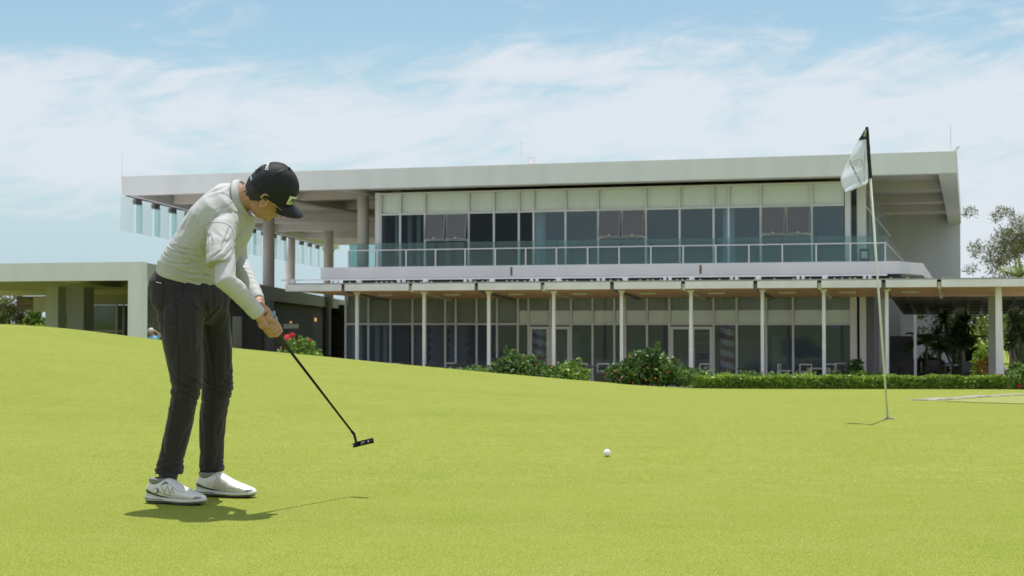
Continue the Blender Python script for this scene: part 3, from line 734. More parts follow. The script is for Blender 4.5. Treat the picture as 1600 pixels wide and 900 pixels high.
b.box(-.17, .17, 0, .12, .10, .42); b.build('housing', m_frame, t)
b = MB(f); b.box(-.13, .13, -.01, -.003, .14, .38); b.build('lens', m_blind, t)
b = MB(f); b.box(-.03, .03, .03, .08, 0, .10); b.build('bracket', m_frame, t)
s = sx(1492, WR + .3, 233); b = MB(L); b.hexa([L(s - .1, WR + .2, Z_RT - .002), L(s + .05, WR + .2, Z_RT - .002), L(s + .05, WR + .4, Z_RT - .002), L(s - .1, WR + .4, Z_RT - .002), L(s + .12, WR + .2, Z_RT + .22), L(s + .2, WR + .2, Z_RT + .22), L(s + .2, WR + .4, Z_RT + .22), L(s + .12, WR + .4, Z_RT + .22)])
tag(b.build('roof_bracket', m_frame), 'small angled metal bracket on the right corner of the roof', 'bracket')

# ------------------------------------------------------------------ vegetation
def leafset(blobs, n, size, r, shell=.55, core=None, asp=.5, droop=0.0):
    """many small pointed leaves spread through ellipsoids; blobs = [(centre, (rx, ry, rz))]"""
    q = np.random.RandomState(r); vol = np.array([a[0] * a[1] * a[2] for _, a in blobs]) ** .7; pr = vol / vol.sum()
    ids = q.choice(len(blobs), n, p=pr)
    C = np.array([tuple(c) for c, _ in blobs])[ids]; A = np.array([a for _, a in blobs])[ids]
    d = q.normal(size=(n, 3)); d /= np.linalg.norm(d, axis=1)[:, None]
    rad = shell + (1.08 - shell) * q.rand(n) ** .7
    p = C + d * A * rad[:, None]
    t = q.normal(size=(n, 3)) + d * .7; t[:, 2] -= droop; t /= np.linalg.norm(t, axis=1)[:, None]
    s = np.cross(t, q.normal(size=(n, 3)) + d * .8); s /= np.linalg.norm(s, axis=1)[:, None] + 1e-9
    ln = size * (.6 + .8 * q.rand(n))[:, None]; wd = ln * asp
    v = np.stack([p - t * ln * .5, p + s * wd * .5, p + t * ln * .5, p - s * wd * .5], 1).reshape(-1, 3)
    f = [(4 * i, 4 * i + 1, 4 * i + 2, 4 * i + 3) for i in range(n)]
    return v, f
def leafbox(x0, x1, y0, y1, z0, z1, n, size, r, top=.35):
    q = np.random.RandomState(r); p = np.zeros((n, 3)); k = q.rand(n)
    p[:, 0] = x0 + (x1 - x0) * q.rand(n); p[:, 1] = y0 + (y1 - y0) * q.rand(n); p[:, 2] = z0 + (z1 - z0) * q.rand(n)
    tp = k < top; p[tp, 2] = z1 + (q.rand(tp.sum()) - .6) * .08
    fr = (k >= top) & (k < .85); p[fr, 1] = y0 + (q.rand(fr.sum()) - .4) * .10
    p[:, 2] += .03 * np.sin(p[:, 0] * 3.1) + .02 * np.sin(p[:, 0] * 7.7 + 1)
    t = q.normal(size=(n, 3)); t[:, 2] += .6; t[:, 1] -= .3; t /= np.linalg.norm(t, axis=1)[:, None]
    s = np.cross(t, q.normal(size=(n, 3))); s /= np.linalg.norm(s, axis=1)[:, None] + 1e-9
    ln = size * (.6 + .8 * q.rand(n))[:, None]
    v = np.stack([p - t * ln * .5, p + s * ln * .3, p + t * ln * .5, p - s * ln * .3], 1).reshape(-1, 3)
    return v, [(4 * i, 4 * i + 1, 4 * i + 2, 4 * i + 3) for i in range(n)]
def leafpart(vf, mat, parent, name='foliage'): return link(name, vf[0], vf[1], mat, parent, fixn=False)
_fc = {}
def flower(parent, p, r, mat, name='flower'):
    b = MB()
    for k in range(7):
        d = Vector((rng.gauss(0, 1), rng.gauss(-.8, .6), rng.gauss(.3, 1))).normalized(); a = d.orthogonal().normalized(); c = d.cross(a)
        o = Vector(p) + d * r * .35
        b.add([o + a * r * .7, o + c * r * .7, o - a * r * .7, o - c * r * .7], [(0, 1, 2, 3)])
    b.build(name, mat, parent, fixn=False)
def shrub(name, label, cat, x, Y, wpx, top, mat, n, size, seed, flowers=(), group=None, zb=None, lobes=8, mat2=None, spread=1.0, stems=5, asp=.5):
    """a bush standing at photo column x, depth Y, its top at photo row top"""
    q = random.Random(seed); c = at(x, 450, Y); g = gz(c.x, Y) if zb is None else zb
    H = at(x, top, Y).z - g; W = wpx / F * Y
    root = empty(name, (c.x, Y, g)); tag(root, label, cat, group)
    blobs = []
    for i in range(lobes):
        u = (i + .5) / lobes * 2 - 1; h = H * (1 - .45 * abs(u) ** 1.6) * q.uniform(.72, 1.0)
        rx = W / lobes * q.uniform(.8, 1.3) * spread; rz = h * q.uniform(.25, .36)
        blobs.append(((c.x + u * W * .42, Y + q.uniform(-.3, .3) * W * .4, g + h - rz), (rx, rx * 1.1, rz)))
        blobs.append(((c.x + u * W * .38, Y + q.uniform(-.3, .2) * W * .4, g + h * .42), (rx * 1.25, rx * 1.3, h * .40)))
        for s in range(2):
            blobs.append(((c.x + u * W * .45 + q.uniform(-1, 1) * rx, Y + q.uniform(-.3, .3) * W * .3, g + h * q.uniform(.85, 1.02)), (rx * .25, rx * .25, rz * .45)))
    leafpart(leafset(blobs, n, size, seed, asp=asp), mat, root)
    if mat2: leafpart(leafset(blobs, n // 4, size, seed + 1, shell=.85, asp=asp), mat2, root)
    for k in range(stems):
        u = q.uniform(-1, 1); b = MB(); b.tube([(c.x + u * W * .12, Y, g - .02), (c.x + u * W * .28, Y + .1, g + H * .45), (c.x + u * W * .4, Y, g + H * .75)], [.03, .02, .008], 5)
        b.build('stem', m_bark, root)
    for fx, fy, r, fm in flowers:
        p = at(fx, fy, Y - W * .22); flower(root, p, r * (.85 if r > .1 else .6), fm)
    return root
def frond(b, p, az, ln, lift, droop, nl=14, wl=.38, seed=0, wid=.06):
    q = random.Random(seed); pts = []; d = Vector((math.cos(az), math.sin(az), 0)); up = Vector((0, 0, 1)); side = Vector((-d.y, d.x, 0))
    for i in range(nl + 1):
        t = i / nl; pts.append(p + d * ln * t * (1 - .15 * t) + up * (lift * t - droop * t * t))
    b.tube(pts, [.018 * (1 - .8 * i / nl) + .003 for i in range(nl + 1)], 4)
    for i in range(1, nl + 1):
        a = (pts[i] - pts[i - 1]).normalized(); w = wl * math.sin(math.pi * min(1, .15 + .85 * i / nl)) + .05
        for k in range(2):
            o = pts[i - 1].lerp(pts[i], .5 * k + .2)
            for s in (-1, 1):
                e = o + side * s * w * .8 + a * w * .55 + up * (-.25 * w + q.uniform(-.04, .04)); m = (o + e) / 2 + up * .03; h = a * wid * .5
                b.add([o, m + h, e, m - h], [(0, 1, 2, 3)])
def palm(label, x, Y, crown_y, nf, ln, mat, seed, zb=FL, group=None, trunk_r=.07, name='palm', lift=.5, droop=.9, lean=0.0):
    q = random.Random(seed); c = at(x, 450, Y); z = at(x, crown_y, Y).z; root = empty(name, (c.x, Y, zb)); tag(root, label, 'palm', group)
    b = MB(); b.tube([(c.x - lean, Y, zb - .05), (c.x - lean * .4, Y, (z + zb) / 2), (c.x, Y, z)], [trunk_r * 1.2, trunk_r, trunk_r * .9], 8); b.build('trunk', m_bark, root)
    for k in range(nf):
        b = MB(); frond(b, Vector((c.x, Y, z)), 2 * math.pi * k / nf + q.uniform(-.3, .3), ln * q.uniform(.75, 1.1), lift * q.uniform(.3, 1.6), droop * q.uniform(.6, 1.2), seed=seed + k)
        b.build('frond', mat, root, fixn=False)
    return root
def spiky(label, x, Y, heads, mat, seed, zb=FL):
    """dracaena-like clump: bare stems ending in balls of strap leaves"""
    q = random.Random(seed); c = at(x, 450, Y); root = empty('dracaena', (c.x, Y, zb)); tag(root, label, 'plant')
    for (hx, hy, r) in heads:
        p = at(hx, hy, Y + q.uniform(-.5, .5)); b = MB(); b.tube([(c.x + q.uniform(-.2, .2), Y, zb - .02), (p.x + (c.x - p.x) * .4, Y, zb + (p.z - zb) * .6), p], [.06, .05, .04], 6); b.build('stem', m_bark, root)
        b = MB()
        for k in range(120):
            d = Vector((q.gauss(0, 1), q.gauss(0, 1), q.gauss(.35, .9))).normalized(); ln = r * q.uniform(.7, 1.1); s = d.cross(Vector((0, 0, 1))).normalized() * r * .045
            m = p + d * ln * .6; e = p + d * ln + Vector((0, 0, -ln * .28)); b.add([p - s * .4, p + s * .4, m + s, m - s], [(0, 1, 2, 3)]); b.add([m - s, m + s, e], [(0, 1, 2)])
        b.build('leaf_crown', mat, root, fixn=False)
def tree(label, x, Y, top, crown_w, mat, n, size, seed, name='tree', zb=BASE, group=None, trunk=.16, lobes=14, low=.35, asp=.5, mat2=None, cols=None, ragged=1.0):
    q = random.Random(seed); c = at(x, 450, Y); H = at(x, top, Y).z - zb; W = crown_w / F * Y
    root = empty(name, (c.x, Y, zb)); tag(root, label, 'tree', group); blobs = []
    tb = MB(); tb.tube([(c.x, Y, zb - .1), (c.x + q.uniform(-.2, .2), Y, zb + H * .3), (c.x + q.uniform(-.3, .3), Y, zb + H * .7)], [trunk * 1.3, trunk, trunk * .5], 9); tb.build('trunk', m_bark, root)
    for i in range(lobes):
        a = q.uniform(0, 6.283); rr = math.sqrt(q.random()); z = q.uniform(low, .95)
        k = math.sin(math.pi * min(1, (z - low) / (1 - low) * .8 + .2)) 
        p = Vector((c.x + math.cos(a) * rr * W * .42 * k, Y + math.sin(a) * rr * W * .42 * k, zb + H * z)); r = W * q.uniform(.09, .17)
        blobs.append((p, (r, r, r * .75)))
        b = MB(); s = Vector((c.x, Y, zb + H * q.uniform(.25, .5))); m = s.lerp(p, .5) + Vector((0, 0, -.1 * H * q.random())); b.tube([s, m, p], [trunk * .45, trunk * .28, trunk * .1], 5); b.build('limb', m_bark, root)
        for j in range(4):
            d = Vector((q.gauss(0, 1), q.gauss(0, 1), q.gauss(.2, .8))).normalized() * r * q.uniform(.9, 1.5) * ragged
            blobs.append((p + d, (r * .42, r * .42, r * .34)))
    leafpart(leafset(blobs, n, size, seed, shell=.2, asp=asp), mat, root, 'crown')
    if mat2: leafpart(leafset(blobs, n // 3, size, seed + 5, shell=.7, asp=asp), mat2, root, 'crown')
    return root

# clipped hedge in front of the terrace
hx0, hx1 = at(1080, 450, 59.6).x, at(1592, 450, 59.9).x
hz = at(1200, 589.5, 59.6).z
hg = empty('clipped_hedge', ((hx0 + hx1) / 2, 60, gz((hx0 + hx1) / 2, 60))); tag(hg, 'long low clipped green hedge running along the front of the terrace', 'hedge')
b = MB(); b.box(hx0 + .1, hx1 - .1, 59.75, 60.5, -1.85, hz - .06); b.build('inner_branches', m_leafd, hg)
leafpart(leafbox(hx0, hx1, 59.6, 60.6, -1.82, hz, 11000, .11, 3), m_hedge, hg)
leafpart(leafbox(hx0, hx1, 59.58, 60.6, hz - .2, hz + .02, 3500, .11, 4, top=.75), m_leafb, hg, 'bright_top_leaves')  # brighter green leaves, most of them along the top
# loose row of shrubs behind the hedge
lr = [(1098, 572, 50, m_leaf), (1136, 577, 46, m_leafb), (1168, 573, 40, m_leaf), (1212, 580, 60, m_leaf), (1262, 579, 60, m_leafb), (1310, 577, 50, m_leaf), (1345, 576, 44, m_leafb), (1376, 580, 36, m_leaf)]
lbl = ['leftmost loose shrub right behind the left end of the clipped hedge', 'bright shrub behind the hedge between two darker ones, left of the sixth white post', 'shrub behind the hedge at the foot of the post left of the wide windows', 'low wide shrub behind the hedge just right of the post at the wide windows',
       'bright shrub behind the hedge left of the next to last glazed bay', 'shrub behind the hedge in front of the last glazed bay', 'bright shrub behind the hedge under the dark large leaved plant', 'small shrub behind the hedge at the foot of the white post near the flag']
for i, (x, t, w, m) in enumerate(lr):
    shrub('low_shrub', lbl[i], 'shrub', x, 61.8, w, t, m, 900, .12, 40 + i, group='loose shrubs behind the hedge', lobes=4, stems=2)
# flowering bushes at the crest of the green
fl1 = [(961, 580, .07, m_forg), (991, 586, .08, m_forg), (1012, 575, .07, m_fred), (1043, 582, .08, m_fred), (1010, 594, .07, m_forg), (989, 598, .07, m_forg), (949, 584, .08, m_fred), (972, 589, .07, m_fpink), (1051, 558, .08, m_fpink), (1082, 547, .07, m_fpink), (984, 556, .07, m_forg), (968, 594, .06, m_forg), (1024, 591, .07, m_forg)]
shrub('flowering_bush', 'largest dark flowering bush, with orange blooms, at the left end of the hedge', 'bush', 1014, 47, 142, 540, m_leafd, 5200, .13, 11, fl1, group='flowering bushes along the crest', lobes=9, mat2=m_leaf)
fl2 = [(837, 569, .06, m_fred), (862, 574, .06, m_forg), (902, 584, .06, m_fpink), (811, 583, .06, m_fred), (819, 555, .05, m_forg), (785, 563, .05, m_forg), (872, 567, .05, m_fpink)]
shrub('flowering_bush', 'green flowering bush in front of the striped column, centre of the terrace', 'bush', 815, 39, 110, 541, m_leafd, 3600, .11, 12, fl2, group='flowering bushes along the crest', lobes=7, mat2=m_leaf)
shrub('flowering_bush', 'lower green bush between the centre flowering bush and the black side table', 'bush', 885, 40.5, 62, 560, m_leaf, 1800, .10, 13, [(898, 585, .05, m_fpink), (873, 580, .05, m_forg)], group='flowering bushes along the crest', lobes=4, mat2=m_leafb)
shrub('flowering_bush', 'small bush with large red blooms left of the glazing, right of the golfer', 'bush', 467, 38, 66, 521, m_leaf, 2200, .10, 14,
      [(449, 527, .13, m_fred), (457, 524, .11, m_fred), (483, 531, .09, m_fred), (445, 533, .05, m_forg), (466, 533, .05, m_forg), (439, 543, .05, m_forg), (448, 540, .05, m_forg), (478, 546, .04, m_forg), (434, 546, .05, m_fpink)], group='flowering bushes along the crest', lobes=5, mat2=m_leafb)
shrub('low_shrub', 'thin low green shrub on the crest left of the centre flowering bush', 'shrub', 735, 36, 66, 569, m_leaf, 700, .08, 15, lobes=5, stems=2, spread=.8)
shrub('low_shrub', 'small green tuft on the crest in front of the shop shelves', 'shrub', 686, 35.5, 26, 571, m_leafb, 260, .07, 16, lobes=3, stems=1)
shrub('flowering_bush', 'bush with bright red blooms beyond the right end of the hedge', 'bush', 1598, 58, 40, 560, m_leaf, 1700, .12, 17, [(1592, 603, .14, m_fred), (1592, 611, .11, m_fred), (1564, 586, .09, m_fred), (1588, 593, .07, m_fred), (1601, 597, .09, m_fred)], lobes=4)
# plants on the right under and beyond the canopy
palm('dark arching palm beside the thin white post at the back of the patio', 1447, 75, 535, 16, 1.7, m_leafd, 21, lift=.9, droop=1.2)
palm('second dark palm just right of the first one, behind the patio chairs', 1468, 77, 545, 16, 1.5, m_leafd, 22, lift=.8, droop=1.1)
palm('broad dark palm behind the patio table', 1500, 78, 535, 18, 1.7, m_leafd, 23, lift=.7, droop=1.2)
spiky('dark spiky dracaena with several heads behind the patio chairs', 1492, 80, [(1475, 500, .9), (1492, 515, .8), (1510, 505, .9), (1485, 530, .7), (1506, 530, .8), (1462, 522, .7)], m_leafd, 24)
spiky('dark spiky plant at the right edge under the coffered ceiling', 1590, 72, [(1585, 505, 1.0), (1600, 525, 1.1), (1580, 535, .8), (1610, 500, 1.0)], m_leafd, 25)
shrub('leafy_plant', 'bright lime green leafy plant left of the tall grey patio column', 'plant', 1536, 68, 34, 527, m_leafb, 900, .22, 26, zb=FL, lobes=4, asp=.35)
cr = shrub('croton_plant', 'croton with red and yellow leaves growing in the white pot', 'plant', 1545, 65.5, 30, 549, m_croton, 420, .20, 27, zb=at(0, 585, 65.5).z, lobes=3, asp=.35, stems=2)
shrub('leafy_plant', 'large dark leaved plant in front of the corner of the glazing', 'plant', 1334, 66, 38, 550, m_leafd, 120, .42, 28, zb=FL, lobes=3, asp=.38, stems=3)
shrub('dark_shrub', 'dense dark shrub mass behind the patio furniture', 'shrub', 1450, 79, 60, 552, m_leafd, 3500, .20, 29, zb=FL, lobes=5)
shrub('dark_shrub', 'dark green shrub right of the tall white patio post', 'shrub', 1590, 66, 50, 562, m_leafd, 1500, .15, 30, zb=FL, lobes=4, mat2=m_leaf)
shrub('dark_shrub', 'dark shrub between the dracaena and the lime green plant', 'shrub', 1518, 82, 56, 535, m_leafd, 3500, .20, 31, zb=FL, lobes=4)
# white pot of the croton
p = at(1555, 590, 64.6); b = MB(); b.loft([((p.x, p.y, FL), (.16, 0, 0), (0, .16, 0)), ((p.x, p.y, FL + .5), (.24, 0, 0), (0, .24, 0)), ((p.x, p.y, at(0, 586, 64.6).z), (.27, 0, 0), (0, .27, 0)), ((p.x, p.y, at(0, 583.5, 64.6).z), (.30, 0, 0), (0, .30, 0)), ((p.x, p.y, at(0, 583.6, 64.6).z), (.25, 0, 0), (0, .25, 0))], 20)
tag(b.build('flower_pot', m_terra, smooth=False), 'round white pot holding the red and yellow croton', 'pot')
# trees
tree('feathery yellow green tree rising above the canopy at the right edge', 1606, 108, 350, 215, m_feath, 22000, .34, 51, lobes=26, low=.30, asp=.16, ragged=1.6, trunk=.2)
tree('thin branched tree seen under the coffered ceiling, right of the lime green plant', 1540, 92, 470, 160, m_leafy, 4200, .22, 52, lobes=12, low=.5, trunk=.16, ragged=1.4)
tree('dark leafy tree under the coffered ceiling behind the dracaena', 1490, 96, 470, 150, m_leafd, 7000, .30, 53, lobes=16, low=.1, trunk=.18, mat2=m_leaf)
tree('dark leafy tree at the right edge behind the patio', 1610, 98, 468, 150, m_leafd, 7000, .30, 54, lobes=16, low=.1, trunk=.18, mat2=m_leaf)
palm('palm top showing just over the canopy at the right edge', 1592, 90, 432, 12, 1.6, m_leafy, 55, zb=BASE, lift=.9, droop=.5)
tree('pale loose tree beyond the wing at the left edge', 14, 120, 466, 110, m_feath, 4500, .30, 56, lobes=14, low=.3, asp=.35, ragged=1.3, mat2=m_leafy)
tree('bushy mid green tree seen left of the square posts', 52, 118, 488, 80, m_leafy, 5000, .26, 57, lobes=12, low=.15, mat2=m_leaf)
tree('green tree seen between the two square posts', 100, 116, 487, 70, m_leaf, 4000, .26, 58, lobes=12, low=.15, mat2=m_leafy)
shrub('bush', 'yellow green bush at the left edge below the pale tree', 'bush', 12, 100, 90, 490, m_leafy, 2600, .22, 59, zb=BASE, lobes=6, mat2=m_forg)
shrub('bush', 'low bright bush on the crest left of the first square post', 'bush', 62, 95, 70, 497, m_leafb, 2000, .2, 60, zb=BASE, lobes=5)
# far line of trees behind everything (only glimpsed below the deck)
for i, (x, t) in enumerate([(-60, 480), (150, 494), (215, 496), (1650, 470), (1710, 450)]):
    tree(['tree beyond the left edge', 'green tree top far behind the green glass wall', 'green tree top far behind the corner post', 'tree just beyond the right edge', 'tall tree beyond the right edge'][i], x, 135, t, 110, m_leaf, 3000, .4, 70 + i, lobes=10, low=.1)

# stone edging on the right and the tan strip
pts = [(1420, 625), (1445, 626), (1466, 625.3), (1486, 624), (1506, 622.6), (1526, 621.2), (1546, 619.8), (1565, 618.7), (1583, 618), (1604, 617.3), (1626, 616.6)]
G = [hit_ground(x, y) for x, y in pts]
ke = empty('stone_edging', G[4]); tag(ke, 'line of pale rough edging stones curving across the grass at the right', 'kerb')
m_kerb = pm('pale_kerb_stone', (.30, .28, .23), .85, .35, 5, bump=.01, bscale=20)
for i in range(len(G) - 1):
    a, c = G[i], G[i + 1]; d = (c - a); d2 = Vector((d.x, d.y, 0)).normalized(); n = Vector((-d2.y, d2.x, 0)) * .18; a = a + d * .02; c = c - d * .02
    b = MB(); up = Vector((0, 0, .012 + .012 * (i % 3) / 2)); dn = Vector((0, 0, -.1))
    b.hexa([a - n * .2 + dn, c - n * .2 + dn, c + n + dn, a + n + dn, a - n * .2 + up, c - n * .2 + up, c + n + up, a + n + up]); o = b.build('edging_stone', m_kerb, ke); bevel(o, .02, 2)
# dry tan grass patch next to it, a sheet lying just over the ground
tan = [(1470, 627), (1500, 625.4), (1540, 622.3), (1580, 620), (1640, 618.4), (1720, 617), (1720, 634), (1640, 632.5), (1580, 631), (1530, 629.5)]
TP = [hit_ground(x, y) for x, y in tan]; cen = sum((p for p in TP), Vector()) / len(TP)
vs = [cen]; fs = []; rings = 8
for k in range(1, rings + 1):
    for p in TP:
        q = cen.lerp(p, k / rings); vs.append(q)
vs = [Vector((q.x, q.y, gz(q.x, q.y) + .006)) for q in vs]; n = len(TP)
for i in range(n): fs.append((0, 1 + i, 1 + (i + 1) % n))
for k in range(rings - 1):
    for i in range(n): fs.append((1 + k * n + i, 1 + (k + 1) * n + i, 1 + (k + 1) * n + (i + 1) % n, 1 + k * n + (i + 1) % n))
tag(link('dry_grass_patch', vs, fs, pm('dry_grass', (.25, .26, .06), .9, .2, 3)), kind='structure')

# ------------------------------------------------------------------ furniture
def chair_proto(name, mat, open_back=True):
    r = empty(name, (0, 0, 0))
    for x in (-.25, .25):
        for y in (-.25, .25):
            b = MB(); b.box(x - .02, x + .02, y - .02, y + .02, 0, .42 if y < 0 else .95); o = b.build('leg', mat, r)
    b = MB(); b.box(-.26, .26, -.26, .24, .421, .46); b.build('seat', mat, r)
    b = MB()
    if open_back:
        b.box(-.229, .229, .235, .265, .90, .95); b.box(-.229, .229, .24, .26, .60, .63)
    else: b.box(-.229, .229, .235, .27, .47, .95)
    b.build('backrest', mat, r)
    for x in (-.25, .25):
        b = MB(); b.box(x - .025, x + .025, -.25, .229, .64, .67); b.build('armrest', mat, r)
    return r
def put(proto, first, x, Y, rz, label, group, z=FL):
    o = proto if first else copy_tree(proto)
    c = at(x, 450, Y); o.location = (c.x, Y, z); o.rotation_euler = (0, 0, rz); tag(o, label, 'chair', group); return o
wc = chair_proto('patio_chair', m_whitef)
for i, (x, Y, rz, lb) in enumerate([(911, 67.3, .2, 'pale framed chair directly behind the black side table'), (942, 67.2, -.1, 'pale framed chair between the black side table and the large flowering bush'), (974, 66.8, 3.0, 'pale framed chair partly hidden by the large flowering bush at its left end'),
     (1104, 66.9, .1, 'pale framed chair in front of the glass double doors'), (1226, 66.5, 1.2, 'pale framed chair left of the post in the wide glazed bays'), (1257, 66.6, 3.1, 'pale framed chair just left of the white post near the large leaved plant'),
     (1300, 66.6, .1, 'pale framed chair just right of the white post near the large leaved plant'), (1310, 68.4, 3.2, 'rear pale framed chair close to the glass beside the large leaved plant'), (706, 68.3, .3, 'pale framed chair behind the thin fringe of shrubs by the shop shelves'), (622, 68, 2.9, 'pale framed chair left of the shop shelves')]):
    put(wc, i == 0, x, Y, rz, lb, 'pale chairs on the terrace')
dc = chair_proto('patio_armchair', m_blackm, False)
for i, (x, Y, rz, lb) in enumerate([(1447, 71, 1.2, 'black armchair left of the patio table with its side to the green'), (1461, 73.5, .1, 'black armchair behind the left end of the patio table'), (1508, 71, 3.2, 'black armchair at the right of the patio table with its back to the green'), (1522, 72.5, -1.3, 'black armchair at the far right end of the patio table'),
     (571, 66.6, .3, 'black chair just left of the first glazed mullion by the second post'), (632, 66.8, .1, 'black armchair in front of the display shelves at the left'), (676, 66.9, 3.0, 'black armchair right of the third white post'), (722, 67.4, .3, 'black armchair in front of the shop shelves, farthest right')]):
    put(dc, i == 0, x, Y, rz, lb, 'black armchairs around the building')
def table(name, x, Y, w, d, h, mat, label, round_=False, zb=FL, rz=0):
    c = at(x, 450, Y); r = empty(name, (c.x, Y, zb)); tag(r, label, 'table')
    b = MB()
    if round_: b.cyl((c.x, Y), w / 2, zb + h - .04, zb + h, 24); b.build('table_top', mat, r); b = MB(); b.cyl((c.x, Y), .04, zb + .03, zb + h - .041, 10); b.build('leg', mat, r); b = MB(); b.cyl((c.x, Y), .25, zb, zb + .029, 16); b.build('base', mat, r)
    else:
        b.box(c.x - w / 2, c.x + w / 2, Y - d / 2, Y + d / 2, zb + h - .06, zb + h); b.build('table_top', mat, r)
        for sx_ in (-1, 1):
            for sy in (-1, 1):
                b = MB(); x0 = c.x + sx_ * (w / 2 - .045); y0 = Y + sy * (d / 2 - .045); b.box(x0 - .04, x0 + .04, y0 - .04, y0 + .04, zb, zb + h - .061); b.build('leg', mat, r)
    return r
g = at(922, 597, 58).z
table('side_table', 922.5, 58, .42, .5, at(0, 571.5, 58).z - g, m_blackm, 'small open black side table on the crest between two flowering bushes', zb=g)
table('patio_table', 1487, 71.5, 1.0, .9, .76, m_blackm, 'black patio table between black armchairs under the coffered ceiling')
table('round_table', 1167, 66.5, .9, .9, .74, m_blackm, 'round dark table in front of the glazing right of the double doors', True)
table('cafe_table', 948, 68, .9, .8, .74, m_blackm, 'dark table among the pale chairs behind the black side table')
table('cafe_table', 692, 68, .9, .8, .74, m_blackm, 'dark table between black armchairs at the shop shelves')
table('cafe_table', 1278, 68, .9, .8, .74, m_whitef, 'pale table between the pale chairs near the large leaved plant')
table('cafe_table', 1395, 72, .8, .8, .76, m_blackm, 'small dark table in front of the dark screen wall')
for x, lb in ((1481, 'left folded white napkin on the patio table'), (1493, 'right folded white napkin on the patio table')):
    c = at(x, 450, 71.3); b = MB(); b.box(c.x - .11, c.x + .11, 71.25, 71.4, FL + .761, FL + .80); tag(b.build('napkin', m_whitef), lb, 'napkin')
# low dark wall between the two bushes
c0, c1 = at(931, 450, 59.5), at(953, 450, 59.5); b = MB(); b.box(c0.x, c1.x, 59.5, 59.8, -1.9, at(0, 583, 59.5).z); tag(b.build('planter_box', m_blackm), 'low black planter box beside the black side table', 'planter')

# ------------------------------------------------------------------ flagstick, hole, ball
fp = at(1387, 653, 11.7); gzf = gz(fp.x, 11.7); fp.z = gzf
top = at(1354.5, 201, 11.62)
fs_ = empty('flagstick', fp); tag(fs_, 'white golf flagstick leaning left with a limp white flag, standing in the hole', 'flagstick')
dd = (top - fp).normalized(); Ls = (top - fp).length
m_pole = pm('pole_enamel', (.62, .64, .58), .35, .05, 3)
b = MB(); b.tube([fp - dd * .10, fp + dd * (Ls - .36)], [.0085, .0085], 12); b.build('pole', m_pole, fs_, smooth=True)
m_blk = pm('black_sleeve_cloth', (.012, .012, .016), .7, .3, 40)
b = MB(); sl_ = [fp + dd * (Ls - .375 + .375 * k / 8) for k in range(9)]
b.tube(sl_, [.0135, .0145, .013, .014, .013, .0145, .013, .014, .013], 12); b.build('flag_sleeve', m_blk, fs_, smooth=True)
b = MB(); b.ball(top + dd * .004, .013, 10, 6); b.build('pole_cap', m_black, fs_, smooth=True)
# limp flag: outline traced as a folded cloth hanging from the sleeve
FY = 11.62
def fl(px, py, dy=0.0): return at(px, py, FY + dy)
rows = [  # (left edge, right edge) down the cloth
    ((1350.5, 203), (1353.5, 204)), ((1346, 211), (1353.3, 214)), ((1341, 219.5), (1353.3, 217.5)), ((1336, 229.5), (1354, 232)), ((1331, 240), (1354.5, 246)),
    ((1325, 251.5), (1355, 259)), ((1319, 264), (1355.5, 270)), ((1314, 275), (1356.5, 278)), ((1313.4, 281.5), (1356.6, 282.5)), ((1316, 291), (1354, 288)), ((1319, 298), (1340, 293.5)), ((1320.5, 300.5), (1326, 299))]
nu = 14; vs = []; fs = []; mi = []
def flagpt(a, c, u, r):
    x = a[0] + (c[0] - a[0]) * u; y = a[1] + (c[1] - a[1]) * u
    dy = .035 * math.sin(u * math.pi * 1.2 + .4) - .028 * math.exp(-((u - .86) / .08) ** 2) + .012 * math.sin(r * .9 + u * 5) + .02 * (1 - u)
    return fl(x, y, dy)
rr = []
for k in range(len(rows) - 1):
    for t in (0, .5): rr.append(tuple((rows[k][s][0] * (1 - t) + rows[k + 1][s][0] * t, rows[k][s][1] * (1 - t) + rows[k + 1][s][1] * t) for s in (0, 1)))
rr.append(rows[-1])
for j, (a, c) in enumerate(rr):
    for i in range(nu + 1): vs.append(flagpt(a, c, i / nu, j))
for j in range(len(rr) - 1):
    for i in range(nu):
        fs.append((j * (nu + 1) + i, j * (nu + 1) + i + 1, (j + 1) * (nu + 1) + i + 1, (j + 1) * (nu + 1) + i)); mi.append(1 if j in (2, 3) else (2 if j < 2 else 0))
m_flag = pm('flag_cloth', (.88, .90, 1.0), .8, .02, 6, trans=.6)
fo = link('flag', vs, fs, [m_flag, m_blk, pm('printed_band', (.25, .28, .22), .8, .5, 60)], fs_, smooth=True, mi=mi)
so_ = fo.modifiers.new('s', 'SOLIDIFY'); so_.thickness = .0015
# printing on the flag: follow the cloth by ray casting from the front onto it
from mathutils.bvhtree import BVHTree
def bvh_of(o):
    me = o.data; off = wloc(o); return BVHTree.FromPolygons([v.co + off for v in me.vertices], [tuple(p.vertices) for p in me.polygons])
def drop(bvh, px, py, lift=.0012):
    """point of a surface under a photo position, lifted off it"""
    d = ray(px, py).normalized(); h = bvh.ray_cast(Vector((0, 0, CAMZ)), d)
    if h[0] is None: return None
    n = h[1] if h[1].dot(d) < 0 else -h[1]
    return h[0] + n * lift
def text_mesh(s, size=1.0, bold=0.0):
    cu = bpy.data.curves.new('t', 'FONT'); cu.body = s; cu.size = size; cu.align_x = 'CENTER'; cu.align_y = 'CENTER'; cu.offset = bold; cu.resolution_u = 3
    o = bpy.data.objects.new('t', cu); COL.objects.link(o); bpy.context.view_layer.update()
    me = bpy.data.meshes.new_from_object(o.evaluated_get(bpy.context.evaluated_depsgraph_get()))
    v = [(p.co.x, p.co.y) for p in me.vertices]; f = [tuple(p.vertices) for p in me.polygons]
    bpy.data.objects.remove(o); bpy.data.curves.remove(cu); bpy.data.meshes.remove(me)
    return v, f
